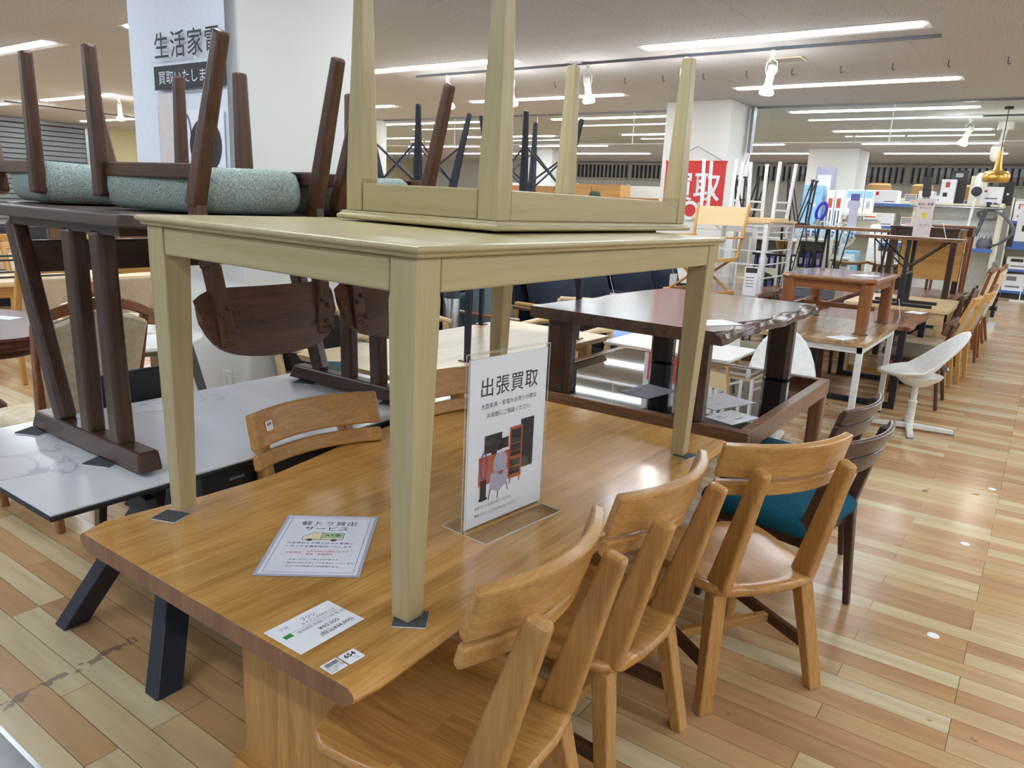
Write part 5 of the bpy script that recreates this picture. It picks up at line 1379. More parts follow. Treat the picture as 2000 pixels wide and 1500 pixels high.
# white steel rack desk
t = thing('steel_desk', 'white steel frame desk with wooden top and side rails', 'desk', (-2.78, 8.22, .70))
obj('desk_top', B().box(-.42, .43, -.49, .49, .725, .75), M['maple'][1], t, .003)
for sx in (-.38, .39):
    for sy in (-.46, .46): obj('leg', B().box(sx-.02, sx+.02, sy-.02, sy+.02, 0, .725), M['white_metal'], t, .003)
fr = B()
for z in (.16, .30, .44, .63): fr.box(-.38, .39, -.467, -.453, z-.006, z+.006).box(.383, .397, -.44, .44, z-.006, z+.006)
for z in (.70,): fr.box(-.38, .39, -.47, -.45, z-.015, z+.015).box(.38, .40, -.46, .46, z-.015, z+.015)
obj('side_rails', fr, M['white_metal'], t)
fr = B().tube([(.39, -.44, .70), (.39, -.1, .63)], .004, 5).tube([(.39, .44, .70), (.39, .1, .63)], .004, 5).tube([(-.2, -.46, .70), (-.05, -.46, .63)], .004, 5).tube([(.25, -.46, .70), (.1, -.46, .63)], .004, 5)
obj('wire_brace', fr, M['white_metal'], t)
def flipped_stool(name, label, loc, rz, m, w, h, aframe=False, grp=None):
    t = thing(name, label, 'stool', loc, rz, grp)
    obj('seat', B().box(-w/2, w/2, -w/2, w/2, 0, .025), M['maple'][0] if not aframe else M['black'], t, .004)
    a = w/2-.02
    for sx in (-1, 1):
        for sy in (-1, 1):
            if aframe:
                obj('leg', B().bar((sx*a, sy*(a-.02), .025), (sx*(a+.03), sy*(a+.02), h), .022, .022).bar((sx*(a-.11), sy*(a-.02), .025), (sx*(a+.02), sy*(a+.02), h-.01), .014, .014), m, t)
                obj('leg_cap', B().cbox((sx*(a+.03), sy*(a+.02), h+.008), (.045, .03, .02)), m, t)
            else: obj('leg', B().bar((sx*a, sy*a, .025), (sx*(a+.02), sy*(a+.02), h), .03, .03), m, t, .002)
    rl = B()
    for z in ((h*.5,) if aframe else (h*.18, h*.32)):
        for s in (-1, 1): rl.bar((-a, s*a, z), (a, s*a, z), .016, .02).bar((s*a, -a, z), (s*a, a, z), .016, .02)
    obj('stretcher', rl, m, t)
    return t
fs = flipped_stool('stool', 'upside-down white steel stool before the red sign', (-3.0, 8.0, 1.45), 8, M['white_metal'], .34, .60, grp='white stools upside down on the steel desk')
dup(fs, (-2.58, 8.35, 1.45), -12, 'upside-down white steel stool at the right end of the steel desk')
# hairpin tables on base tables
plain_table('dining_table', 'brown base table under the two dark hairpin tables', -2.86, -1.52, 9.62, 10.3, .62, M['midwood'][0], M['midwood'][2])
def hairpin(label, x0, x1, y0, y1, z0, z1):
    t = thing('hairpin_table', label, 'table', ((x0+x1)/2, (y0+y1)/2, z0), 0, 'dark tables with thin black legs'); a, b_, h = (x1-x0)/2, (y1-y0)/2, z1-z0
    obj('tabletop', B().box(-a, a, -b_, b_, h-.035, h), M['midwood'][0], t, .003)
    for sx in (-1, 1):
        for sy in (-1, 1):
            obj('leg', B().bar((sx*(a-.09), sy*(b_-.06), 0), (sx*(a-.05), sy*(b_-.05), h-.035), .025, .025).tube([(sx*(a-.09), sy*(b_-.06), .01), (sx*(a-.2), sy*(b_-.05), h-.035)], .007, 6), M['black'], t)
    return t
hairpin('dark hairpin table holding upside-down black stools', -2.85, -2.31, 9.68, 10.22, .62, 1.405)
hairpin('dark hairpin table right of the black stools, with a leaflet holder', -2.29, -1.53, 9.7, 10.22, .62, 1.405)
f2 = flipped_stool('bar_stool', 'upside-down black steel stool on the dark hairpin table', (-2.68, 9.93, 1.405), 5, M['black'], .27, .53, True, 'black stools upside down')
plain_table('dining_table', 'cream table under the leftmost black stool', -3.36, -2.87, 9.02, 9.58, 1.41, M['maple'][0], M['white_metal'])
dup(f2, (-3.11, 9.3, 1.41), -5, 'upside-down black steel stool, left one near the white pillar')
t = thing('leaflet_stand', 'tall grey leaflet holder standing on the dark hairpin table', 'leaflet stand', (-2.05, 10.0, 1.405), 10)
obj('holder', B().box(-.05, .05, -.012, .012, 0, .36), M['lavender'], t, .003); obj('holder_base', B().box(-.07, .07, -.06, .06, 0, .006), M['white'], t); obj('leaflet_top', B().box(-.05, .05, -.014, .014, .32, .40), M['violet'], t, .002)
# red sign on the pillar
t = thing('wall_sign', 'red buying sign hung on cords on the far pillar', 'sign', (-4.11, 9.93, 0))
SX = .43
obj('sign_cloth', B().box(-SX, SX, -.006, .002, 1.42, 2.165), M['red_cloth'], t)
obj('sign_rod', B().tube([(-SX-.01, 0, 2.165), (SX+.01, 0, 2.165)], .012, 8), M['red_cloth'], t); obj('hanging_cord', B().tube([(-SX+.05, 0, 2.17), (0, .0, 2.36), (SX-.05, 0, 2.17)], .004, 5), M['grey_metal'], t)
m = frame((0, -.0075, 0), (1, 0, 0), (0, 0, 1))
text('買取', .40, M['banner'], t, m @ at(0, 1.69, .0005), align='CENTER', bold=.006, sx=.95)
q = B(); o_ = circle(-.02, 1.52, .13, 28); i_ = circle(-.02, 1.52, .085, 28)
for k in range(28): q.poly([(*o_[k], .001), (*o_[(k+1) % 28], .001), (*i_[(k+1) % 28], .001), (*i_[k], .001)], m)
obj('printed_ring', q, M['banner'], t)
for x_ in (.2, -.36): obj('printed_stroke', quad(B(), x_, x_+.04, 1.44, 1.62, m, .001), M['banner'], t)
# cream shelf cabinets with dark cases
def cream_shelf(label, x0, x1, y, z1, group):
    t = thing('display_cabinet', label, 'cabinet', ((x0+x1)/2, y, 0), 0, group); a = (x1-x0)/2
    b = B(); b.box(-a, -a+.03, 0, .4, 0, z1).box(a-.03, a, 0, .4, 0, z1).box(-a, a, .38, .4, 0, z1)
    for z in (.0, .42, .80, z1-.03): b.box(-a+.03, a-.03, 0, .38, z, z+.03)
    obj('carcass', b, M['cream_metal'], t)
    for z in (.42, .80):
        ar = B(); pts = [(-a+.03, z), (-a+.03, z-.08)]+[(-a+.03+(2*a-.06)*i/10, z-.08+.06*math.sin(PI*i/10)) for i in range(11)]+[(a-.03, z)]
        ar.prism(pts, -.02, 0, m=Matrix.Rotation(R(90), 4, 'X')); obj('arched_valance', ar, M['cream_metal'], t)
    return t
cream_shelf('cream cabinet with arched openings left of the display table', -3.28, -2.86, 9.98, 1.22, 'cream arched cabinets')
cream_shelf('cream cabinet with arched openings, the right hand one', -2.84, -2.45, 10.62, 1.22, 'cream arched cabinets')
rnd = random.Random(5); grp = 'dark cases in the cream cabinets'
for cx, y in ((-3.07, 9.98), (-2.645, 10.62)):
    for z in (.03, .45, .83):
        for k in range(4):
            o = tag(obj('disc_case', B().box(-.03, .03, 0, .2, 0, .2+.03*rnd.random()), M['violet' if k % 2 else 'navy']), 'dark case on the shelves of a cream arched cabinet', 'case', grp); o.location = (cx-.12+.075*k, y+.05, z)
            obj('spine_label', B().box(-.02, .02, -.002, 0, .05, .13), M['lavender'], o)
t = thing('notice', 'tall white notice card leaning on the walnut table', 'notice', (-2.42, 7.55, .70), 20)
obj('card', B().box(-.065, .065, 0, .004, 0, .29), M['paper'], t); q = B(); m = frame((0, -.001, 0), (1, 0, 0), (0, 0, 1)); quad(q, -.055, .055, .23, .28, m)
for k in range(4): quad(q, -.05, .03, .18-.03*k, .186-.03*k, m)
obj('printed_lines', q, M['charcoal'], t); obj('card_foot', B().box(-.065, .065, 0, .06, 0, .004), M['acrylic'], t)
# display table with fans
t = thing('display_table', 'mint glass display table carrying white fans', 'table', (-2.75, 11.6, 0))
obj('glass_top', B().box(-.52, .52, -.4, .4, .74, .76), M['mint'], t); obj('glass_edge', B().box(-.53, .53, -.41, -.39, .70, .765).box(.51, .53, -.41, .41, .70, .765), M['mint'], t); obj('under_box', B().box(-.48, .48, -.36, .36, .05, .70), M['cream_metal'], t, .004); obj('plinth', B().box(-.46, .46, -.34, .34, 0, .05), M['charcoal'], t)
def fan(label, loc, rz, h=.52, r=.17):
    t = thing('electric_fan', label, 'fan', loc, rz, 'white electric fans on the display table')
    obj('base', B().lathe([(.12, 0), (.12, .02), (.05, .035)], 24), M['white'], t, smooth=True); obj('pole', B().lathe([(.022, .03), (.018, h-.05)], 12), M['white'], t, smooth=True)
    g = B()
    for y in (-.05, .03): g.tube([(r*math.cos(2*PI*i/24), y, h+r*math.sin(2*PI*i/24)) for i in range(24)], .006, 5, closed=True)
    for i in range(16):
        a = 2*PI*i/16; g.tube([(.03*math.cos(a), -.065, h+.03*math.sin(a)), (r*.7*math.cos(a), -.065, h+r*.7*math.sin(a)), (r*math.cos(a), -.03, h+r*math.sin(a)), (r*.7*math.cos(a), .045, h+r*.7*math.sin(a))], .0025, 4)
    obj('guard', g, M['white'], t)
    bl = B()
    for k in range(5):
        a = 2*PI*k/5; c_, s_ = math.cos(a), math.sin(a)
        bl.hexa([(.02*c_, -.02, h+.02*s_), (.12*math.cos(a-.35), -.005, h+.12*math.sin(a-.35)), (.13*math.cos(a+.1), -.02, h+.13*math.sin(a+.1)), (.1*math.cos(a+.5), -.035, h+.1*math.sin(a+.5)),
                 (.02*c_, -.017, h+.02*s_), (.12*math.cos(a-.35), -.002, h+.12*math.sin(a-.35)), (.13*math.cos(a+.1), -.017, h+.13*math.sin(a+.1)), (.1*math.cos(a+.5), -.032, h+.1*math.sin(a+.5))])
    obj('blades', bl, M['light_blue'], t); obj('motor_housing', B().lathe([(.05, 0), (.055, .06), (.03, .1)], 16, m=Matrix.Translation((0, .0, h)) @ Matrix.Rotation(R(-90), 4, 'X')), M['white'], t, smooth=True)
    return t
f0 = fan('white electric fan at the left end of the display table', (-3.04, 11.4, .761), 10)
dup(f0, (-2.74, 11.56, .761), 25, 'white electric fan in the middle of the display table')
dup(f0, (-2.44, 11.42, .761), -5, 'white electric fan at the right end of the display table')
def tower(label, loc, w, d, h, m, extra=None):
    t = thing('product_box', label, 'box', loc, 0, None); obj('box_body', B().box(-w/2, w/2, -d/2, d/2, 0, h), m, t, .004)
    return t
t = tower('tall lavender carton standing before the far white pillar', (-3.05, 12.6, 1.45), .26, .22, .82, M['lavender'])
q = B(); m = frame((0, -.112, 0), (1, 0, 0), (0, 0, 1)); quad(q, -.1, .1, .1, .7, m, .001); obj('printed_panel', q, M['white'], t)
t = tower('light blue printed fan carton below the lavender carton', (-3.12, 12.3, 1.30), .28, .2, .68, M['light_blue'])
m = frame((0, -.102, 0), (1, 0, 0), (0, 0, 1)); text('冷風扇', .045, M['navy'], t, m @ at(-.1, .6, .001)); text('スリムタイプ', .035, M['navy'], t, m @ at(-.1, .55, .001))
q = B()
for k in range(3): quad(q, -.1, .06, .5-.03*k, .508-.03*k, m, .001)
quad(q, .02, .06, .36, .42, m, .001); obj('printed_lines', q, M['white'], t)
for i in range(3):
    t = tower('small white and blue heater carton, %s of three' % ('left', 'middle', 'right')[i], (-2.62+.13*i, 12.5, 1.60), .12, .14, .34, M['paper']); m = frame((0, -.072, 0), (1, 0, 0), (0, 0, 1)); q = B(); quad(q, -.05, .05, .22, .32, m, .001); obj('printed_top', q, M['light_blue'], t)
    q = B().poly([(x, y, .001) for x, y in circle(0, .12, .03, 14, .06)], m); obj('printed_product', q, M['lavender'], t)
for i in range(2):
    t = tower('tall white carton with red print, %s' % ('left one beside the light blue carton', 'right one beside the light blue carton')[i], (-2.86+.12*i, 12.35, 1.30), .11, .18, .62, M['paper']); m = frame((0, -.092, 0), (1, 0, 0), (0, 0, 1)); q = B(); quad(q, -.03, .03, .36, .5, m, .001); obj('printed_photo', q, M['orange_print'], t)
    q = B(); quad(q, -.035, -.02, .05, .32, m, .001); quad(q, .01, .025, .05, .32, m, .001); obj('printed_bars', q, M['charcoal'], t)
t = thing('display_shelf', 'cream steel shelf holding the tall fan cartons', 'shelf', (-2.75, 12.48, 0))
b = B(); b.box(-.62, .55, -.22, .25, 0, .1).box(-.62, .55, -.22, .25, 1.26, 1.30).box(-.62, .55, .2, .25, .1, 1.5).box(-.62, -.58, -.22, .25, .1, 1.26).box(.51, .55, -.22, .25, .1, 1.26).box(-.1, .55, -.15, .25, 1.56, 1.60)
b.box(-.1, -.07, -.1, .2, 1.30, 1.56)
obj('shelf_body', b, M['cream_metal'], t); obj('blue_rail', B().box(-.62, .55, -.235, -.22, 1.25, 1.31), M['blue'], t)
t = thing('bladeless_fan', 'deep blue bladeless fan standing on the dark hairpin table', 'fan', (-2.30, 10.55, 1.30)); t.rotation_euler = (0, R(14), R(20))
t.location = (-2.47, 10.02, 1.415); t.scale = (.62, .62, .62)
rg = B(); pts = []
for i in range(28):
    a = 2*PI*i/28; pts.append((.085*math.cos(a), 0, .28+(.17*math.sin(a))))
obj('air_ring', rg.tube(pts, .03, 8, closed=True), M['deep_blue'], t, smooth=True); obj('fan_base', B().lathe([(.06, 0), (.055, .1), (.04, .12)], 18), M['grey_metal'], t, smooth=True)
# white paper roll / purifier tower and black massage thing
t = thing('tower_fan', 'white slim tower fan right of the fan cartons', 'fan', (-2.08, 11.75, .0)); obj('tower_body', B().lathe([(.075, .03), (.07, 1.42), (.05, 1.45)], 20), M['white'], t, smooth=True); obj('tower_base', B().lathe([(.14, 0), (.14, .025), (.07, .035)], 24), M['white'], t, smooth=True)
t = thing('monitor_arm', 'black clamp arm standing beside the tower fan', 'stand', (-1.80, 11.62, 0)); obj('arm_post', B().tube([(0, 0, .02), (0, 0, 1.22)], .018, 8).tube([(0, 0, 1.2), (.12, -.05, 1.0)], .014, 8), M['black'], t); obj('arm_head', B().box(-.05, .05, -.04, .04, 1.08, 1.3), M['black'], t, .012); obj('arm_base', B().lathe([(.14, 0), (.14, .02)], 20), M['black'], t)
# small appliances crowding the mint display table and the shelf behind it
for i, (x, y, w_, d_, h_, mm, lb) in enumerate(((-3.14, 11.8, .14, .2, .42, 'white', 'white slim air cleaner behind the left fan'), (-2.92, 11.86, .2, .18, .34, 'paper', 'white appliance carton behind the display table fans'), (-2.56, 11.84, .16, .2, .50, 'white', 'white tall heater between two fans on the display table'),
        (-2.36, 11.8, .2, .2, .30, 'light_blue', 'pale blue carton at the right of the display table'), (-2.32, 11.29, .12, .16, .22, 'white', 'small white humidifier at the right front of the display table'), (-2.84, 11.28, .14, .14, .16, 'lavender', 'small lavender box before the fans'))):
    t = thing('appliance', lb, 'appliance', (x, y, .761)); obj('body', B().box(-w_/2, w_/2, -d_/2, d_/2, .012, h_), M[mm], t, .012); obj('foot', B().box(-w_/2+.02, w_/2-.02, -d_/2+.02, d_/2-.02, 0, .012), M['charcoal'], t)
    mq = frame((0, -d_/2-.001, 0), (1, 0, 0), (0, 0, 1)); obj('front_grille', quad(B(), -w_*.35, w_*.35, h_*.45, h_*.85, mq), M['grey_metal' if mm == 'white' else 'paper'], t); obj('control_strip', quad(B(), -w_*.25, w_*.25, h_*.15, h_*.22, mq), M['blue' if i % 2 else 'charcoal'], t)
for i in range(4):
    t = thing('carton', 'plain carton standing under the hairpin tables, %s' % ('first from left', 'second from left', 'third from left', 'rightmost')[i], 'box', (-2.6+.32*i, 9.96, 0)); h_ = (.42, .5, .38, .46)[i]
    obj('box_body', B().box(-.11, .11, -.12, .12, 0, h_), M[('paper', 'cardboard', 'cardboard', 'lavender')[i]], t, .003); obj('box_tape', B().box(-.02, .02, -.122, .122, h_-.06, h_+.001), M['pale_yellow'], t)
# wooden saddle stools
def saddle(label, loc, rz):
    t = thing('bar_stool', label, 'stool', loc, rz, 'olive brown saddle stools')
    obj('seat', B().sheet(lambda u, v: ((2*u-1)*.22, (2*v-1)*.16, .93+.03*(2*u-1)**2+.0*v), 12, 6, .03), M['yellow_olive'], t, smooth=True)
    for sx in (-1, 1):
        for sy in (-1, 1): obj('leg', B().bar((sx*.2, sy*.17, 0), (sx*.13, sy*.1, .925), .03, .03, .036, .036), M['yellow_olive'], t, .004)
    obj('stretcher', B().bar((-.19, -.15, .25), (.19, -.15, .25), .025, .025).bar((-.19, .15, .25), (.19, .15, .25), .025, .025), M['yellow_olive'], t)
    return t
M['yellow_olive'] = wood('olive_wood', (112, 84, 44), (146, 112, 64), axis=0, rough=.4)
s0 = saddle('olive brown saddle stool, left of the pair behind the cherry table', (-2.18, 10.82, 0), 8)
dup(s0, (-1.72, 10.95, 0), -10, 'olive brown saddle stool, right of the pair behind the cherry table')
# tray on thin black side table with brown paper props
t = thing('side_table', 'small black tray table behind the white steel desk', 'table', (-2.62, 8.95, 0))
obj('tray_top', B().box(-.22, .2, -.15, .15, 1.05, 1.075), M['black'], t, .003); lg = B()
for sx in (-.18, .16):
    for sy in (-.12, .12): lg.tube([(sx*1.2, sy*1.1, 0), (sx, sy, 1.05)], .009, 6)
obj('wire_legs', lg, M['black'], t)
tagcard('notice', 'white leaflet lying on the small black tray table', 'notice', (-2.74, 8.95, 1.076), 10, .18, .22, [('電話', .03, -.06, .0, 'grey_ink')])
for i, x in enumerate((-2.56, -2.47)):
    t = thing('paper_lantern', 'brown paper cone lantern on the black tray, %s one' % ('left', 'right')[i], 'lantern', (x, 8.95, 1.075)); obj('shade_cone', B().lathe([(.02, 0), (.03, .02), (.075, .15)], 14), M['cardboard'], t, smooth=True); obj('shade_rim', B().lathe([(.075, .148), (.077, .152)], 14), M['pale_yellow'], t)
t = thing('grid_panel', 'white wire grid panel standing beside the steel desk leg', 'grid', (-2.46, 9.2, 0), 8); g = B()
for i in range(7): g.box(-.15+i*.05-.002, -.15+i*.05+.002, -.003, .003, 0, .80)
for i in range(17): g.box(-.15, .15, -.003, .003, i*.05-.002, i*.05+.002)
obj('wire_grid', g, M['white_metal'], t); obj('grid_feet', B().box(-.16, -.13, -.1, .1, 0, .015).box(.13, .16, -.1, .1, 0, .015), M['white_metal'], t)
for x, y, lb in ((-2.35, 9.25+.0, 'olive cardboard bin left of the wire grid panel'), ):
    pass

# ------------------------------------------------------------------ shelving bay with printers
def bay(label, x0, x1, y, levels, h, d=.5):
    t = thing('shelving_unit', label, 'shelf', ((x0+x1)/2, y, 0), 0, 'cream shop shelving units'); a = (x1-x0)/2
    b = B(); b.box(-a, a, d-.04, d, 0, h).box(-a, -a+.03, 0, d, 0, h).box(a-.03, a, 0, d, 0, h); obj('shelf_frame', b, M['cream_metal'], t)
    for z in levels:
        s = obj('shelf_board', B().box(-a+.03, a-.03, -.02, d-.04, z-.03, z), M['cream_metal'], t)
        obj('blue_rail', B().box(-a+.02, a-.02, -.035, -.02, z-.045, z+.008), M['blue'], s)
    obj('kick_plate', B().box(-a, a, 0, .02, 0, .12), M['charcoal'], t)
    return t
def spec_card(parent, x, z, y=-.02, w=.2, h=.16):
    m = frame((x, y, z), (1, 0, 0), (0, 0, 1)); q = B(); quad(q, 0, w, 0, h, m); c = obj('price_label', q, M['paper'], parent)
    q = B()
    for i in range(4): quad(q, .01, w-.01, h*.9-.03*i-.02, h*.9-.03*i, m, .001)
    obj('printed_table', q, M['grey_ink'], c); q = B(); quad(q, w*.35, w*.75, h*.86, h*.99, m, .002); obj('printed_yellow', q, M['yellow_print'], c); q = B(); quad(q, w*.45, w*.95, .01, .05, m, .002); obj('printed_price', q, M['pink_print'], c)
BY = 16.0
bay('cream shelving unit full of boxed printers before the back wall', -3.42, -1.90, BY, (.16, .68, 1.08, 1.40, 1.82), 1.95)
bay('cream shelving unit right of the printer shelves, partly hidden', -1.88, -.90, BY+.4, (.16, .68, 1.08, 1.40, 1.82), 1.95)
def printer(label, x, y, z, w, h, m, red=True, blue=True):
    t = thing('printer_box', label, 'box', (x, y, z), 0, 'boxed printers on the shelves'); obj('box_body', B().box(-w/2, w/2, 0, .34, 0, h), m, t, .012)
    q = B(); m_ = frame((0, -.002, 0), (1, 0, 0), (0, 0, 1))
    if red: quad(q, -w*.45, -w*.1, h*.62, h*.88, m_); obj('red_sticker', q, M['red_cloth'], t); q = B()
    if blue: quad(q, -w*.45, 0, h*.1, h*.45, m_); obj('blue_print', q, M['blue'], t); q = B()
    quad(q, w*.1, w*.42, h*.15, h*.2, m_); obj('dark_print', q, M['charcoal'], t)
    spec_card(t, -w/2-.215, .03, -.05)
    return t
nm2 = {1.82: 'top', 1.40: 'fourth', 1.08: 'third', .68: 'second', .16: 'lowest'}
for z in (1.82, 1.40, 1.08, .68, .16):
    printer('boxed printer with red sticker, left on the %s shelf' % nm2[z], -2.82, BY+.02, z+.001, .56, .25, M['paper'], True, z != 1.82)
    printer('boxed printer, right on the %s shelf' % nm2[z], -2.07+.0, BY+.02, z+.001, .26, .25, M['white'], False, z < 1.5)
    printer('printer box on the %s shelf of the partly hidden unit' % nm2[z], -1.28, BY+.42, z+.001, .42, .24, M['paper_gloss'], z == 1.4, True)
for i, (x, w_) in enumerate(((-2.95, .42), (-2.2, .36), (-1.4, .4))):
    t = thing('carton', 'open brown cardboard carton on top of the shelves, %s' % ('left', 'middle', 'right')[i], 'box', (x, BY+.47, 1.951))
    obj('box_body', B().box(-w_/2, w_/2, -.12, .0, 0, .22), M['cardboard'], t); obj('box_flap', B().hexa([(-w_/2, -.12, .22), (w_/2, -.12, .22), (w_/2, -.12, .225), (-w_/2, -.12, .225), (-w_/2+.05, -.02, .26), (w_/2-.05, -.02, .26), (w_/2-.05, -.02, .265), (-w_/2+.05, -.02, .265)]), M['cardboard'], t)
t = thing('poster', 'pale landscape poster clipped on the shelf end', 'poster', (-1.86, BY-.042, 1.52)); obj('poster_sheet', B().box(-.2, .2, -.002, .002, 0, .46), M['paper'], t); q = B(); m = frame((0, -.003, 0), (1, 0, 0), (0, 0, 1)); quad(q, -.18, .18, .03, .2, m); obj('printed_picture', q, M['light_blue'], t)
for k, s in enumerate(('家電と暮らし', 'お買取・販売', '承ります')): text(s, .05, M['blue'], t, m @ at(-.16, .38-.07*k, .001))
obj('poster_rod', B().tube([(-.24, 0, .47), (.24, 0, .47)], .01, 6), M['white_metal'], t)
# ------------------------------------------------------------------ vacuum display gondola
GY = 13.6
t = thing('display_stand', 'white vacuum cleaner display stand at the end of the aisle', 'display stand', (-1.22, GY, 0))
obj('back_board', B().box(-.62, .50, .25, .30, 0, 1.80), M['white'], t); obj('side_upright', B().box(.48, .53, -.2, .32, 0, 1.83), M['cream_metal'], t); obj('side_upright', B().box(-.66, -.62, -.2, .32, 0, 1.83), M['cream_metal'], t)
for z in (.12, 1.15): s = obj('shelf_board', B().box(-.62, .5, -.25, .25, z-.03, z), M['white'], t); obj('blue_rail', B().box(-.62, .5, -.265, -.25, z-.045, z+.01), M['blue'], s)
obj('top_shelf', B().box(-.62, .5, -.15, .3, 1.78, 1.81), M['cream_metal'], t); obj('hanging_bar', B().tube([(-.7, -.28, 1.75), (.56, -.28, 1.75)], .016, 8), M['steel'], t)
t = thing('vacuum_cleaner', 'white stick vacuum hanging on the display stand bar', 'vacuum cleaner', (-1.18, GY-.32, .17)); t.rotation_euler = (0, R(4), 0)
obj('wand', B().tube([(0, 0, 1.0), (0, 0, 1.83)], .02, 10), M['white'], t, smooth=True); obj('motor_body', B().lathe([(.05, 0), (.06, .1), (.055, .22), (.03, .26)], 16, (0, 0, 1.83)), M['white'], t, smooth=True); obj('dust_cup', B().lathe([(.07, 0), (.07, .03), (.04, .04)], 18, m=Matrix.Translation((0, -.05, 1.82)) @ Matrix.Rotation(R(90), 4, 'X')), M['charcoal'], t, smooth=True); obj('handle', B().tube([(0, .05, 1.95), (0, .12, 1.9), (0, .08, 1.8)], .015, 8), M['white'], t)
obj('floor_head', B().box(-.1, .1, -.05, .05, .92, 1.0), M['white'], t, .01)
t = thing('vacuum_cleaner', 'black stick vacuum at the left of the display stand', 'vacuum cleaner', (-1.62, GY-.32, .14)); t.rotation_euler = (0, R(-3), 0)
obj('wand', B().box(-.035, .035, -.03, .03, 1.0, 1.62), M['black'], t, .01); obj('motor_body', B().box(-.055, .055, -.05, .05, 1.75, 2.05), M['charcoal'], t, .02); obj('joint', B().lathe([(.045, 1.6), (.05, 1.75)], 14), M['grey_metal'], t); obj('handle', B().box(-.025, .025, -.02, .02, 2.05, 2.25), M['black'], t, .01)
t = thing('vacuum_cleaner', 'grey canister vacuum with looped hose on the display stand', 'vacuum cleaner', (-.85, GY-.12, 1.152)); t.scale = (1, 1, .62)
obj('canister', B().lathe([(.09, 0), (.11, .08), (.10, .2), (.06, .26)], 20), M['hose'], t, smooth=True)
lp = [(.05, -.04, .08), (.2, -.18, .16), (.34, -.22, .42), (.30, -.22, .62), (.16, -.16, .84), (0, .02, .93), (-.14, 0, .86), (-.1, -.02, .74), (.06, -.03, .72), (.16, -.02, .84), (.12, 0, 1.02), (.02, 0, 1.1)]
def cr(pts, n=6):
    out = []; p = [Vector(q) for q in pts]; p = [p[0]]+p+[p[-1]]
    for i in range(1, len(p)-2):
        for k in range(n):
            u = k/n; out.append(.5*((2*p[i])+(p[i+1]-p[i-1])*u+(2*p[i-1]-5*p[i]+4*p[i+1]-p[i+2])*u*u+(3*p[i]-p[i-1]-3*p[i+1]+p[i+2])*u**3))
    return out+[p[-2]]
obj('hose', B().tube(cr(lp), .026, 8), M['hose'], t, smooth=True); obj('wand_pipe', B().tube([(-.14, .02, .3), (-.04, 0, 1.0)], .03, 10), M['hose'], t, smooth=True); obj('wand_grip', B().box(-.07, 0, -.03, .03, .98, 1.12), M['charcoal'], t, .01)
cy = B()
for i in range(7): cy.lathe([(.014, .2), (.018, .26), (.012, .32)], 8, (.07*math.cos(i*.9), .07*math.sin(i*.9), 0))
obj('cyclone_cones', cy, M['steel'], t)
def disp_box(label, x, y, z, w, h, d, m, prints):
    t = thing('product_box', label, 'box', (x, y, z)); obj('box_body', B().box(-w/2, w/2, -d/2, d/2, 0, h), m, t, .004); mm = frame((0, -d/2-.001, 0), (1, 0, 0), (0, 0, 1))
    for nme, c, r_ in prints:
        q = B(); quad(q, *r_, mm, .001); obj(nme, q, M[c], t)
    return t
TS = 1.811
disp_box('white coffee machine carton on top of the display stand', -1.47, GY+.1, TS, .2, .36, .22, M['paper'], [('printed_photo', 'orange_print', (-.04, .02, .24, .32)), ('printed_photo', 'charcoal', (-.06, .0, .1, .16))])
disp_box('black appliance with grey lid on top of the display stand', -1.36, GY+.2, TS, .22, .5, .14, M['black'], [('front_label', 'grey_metal', (-.05, .05, .4, .46))])
disp_box('cream box behind the white stick vacuum', -1.08, GY+.15, TS, .22, .42, .14, M['offwhite'], [('printed_mark', 'green_ink', (.02, .06, .28, .32))])
disp_box('white carton with lavender top on the display stand', -.88, GY+.08, TS, .28, .26, .24, M['paper'], [('printed_mark', 'red_ink', (-.1, -.06, .18, .21)), ('printed_lines', 'grey_ink', (-.08, .08, .08, .1))])
disp_box('black speaker box at the right of the display stand top', -.72, GY+.2, TS, .2, .34, .12, M['charcoal'], [('round_badge', 'paper', (.02, .05, .15, .18))])
disp_box('pale green card standing above the black speaker box', -.80, GY+.22, TS+.35, .1, .16, .02, M['teal_card'], [('printed_lines', 'grey_ink', (-.03, .03, .05, .07))]) if False else None
disp_box('blue and white cleaner carton on the lower display shelf', -1.5, GY-.05, 1.151, .24, .3, .2, M['paper'], [('blue_print', 'blue', (-.1, .1, .05, .2))])
disp_box('grey nozzle set carton low on the display stand', -1.2, GY-.05, .121, .3, .26, .24, M['lavender'], [('dark_print', 'charcoal', (-.1, .1, .08, .18))])
t = thing('vacuum_cleaner', 'white vacuum with dark hose on the lowest display shelf', 'vacuum cleaner', (-.86, GY-.1, .121)); obj('body', B().lathe([(.11, 0), (.13, .08), (.1, .2), (.05, .24)], 20), M['white'], t, smooth=True); obj('hose', B().tube(cr([(0, 0, .2), (.06, -.08, .4), (.08, -.1, .3), (.04, -.12, .22), (-.15, -.1, .3), (-.3, -.1, .28)]), .024, 8), M['hose'], t, smooth=True)
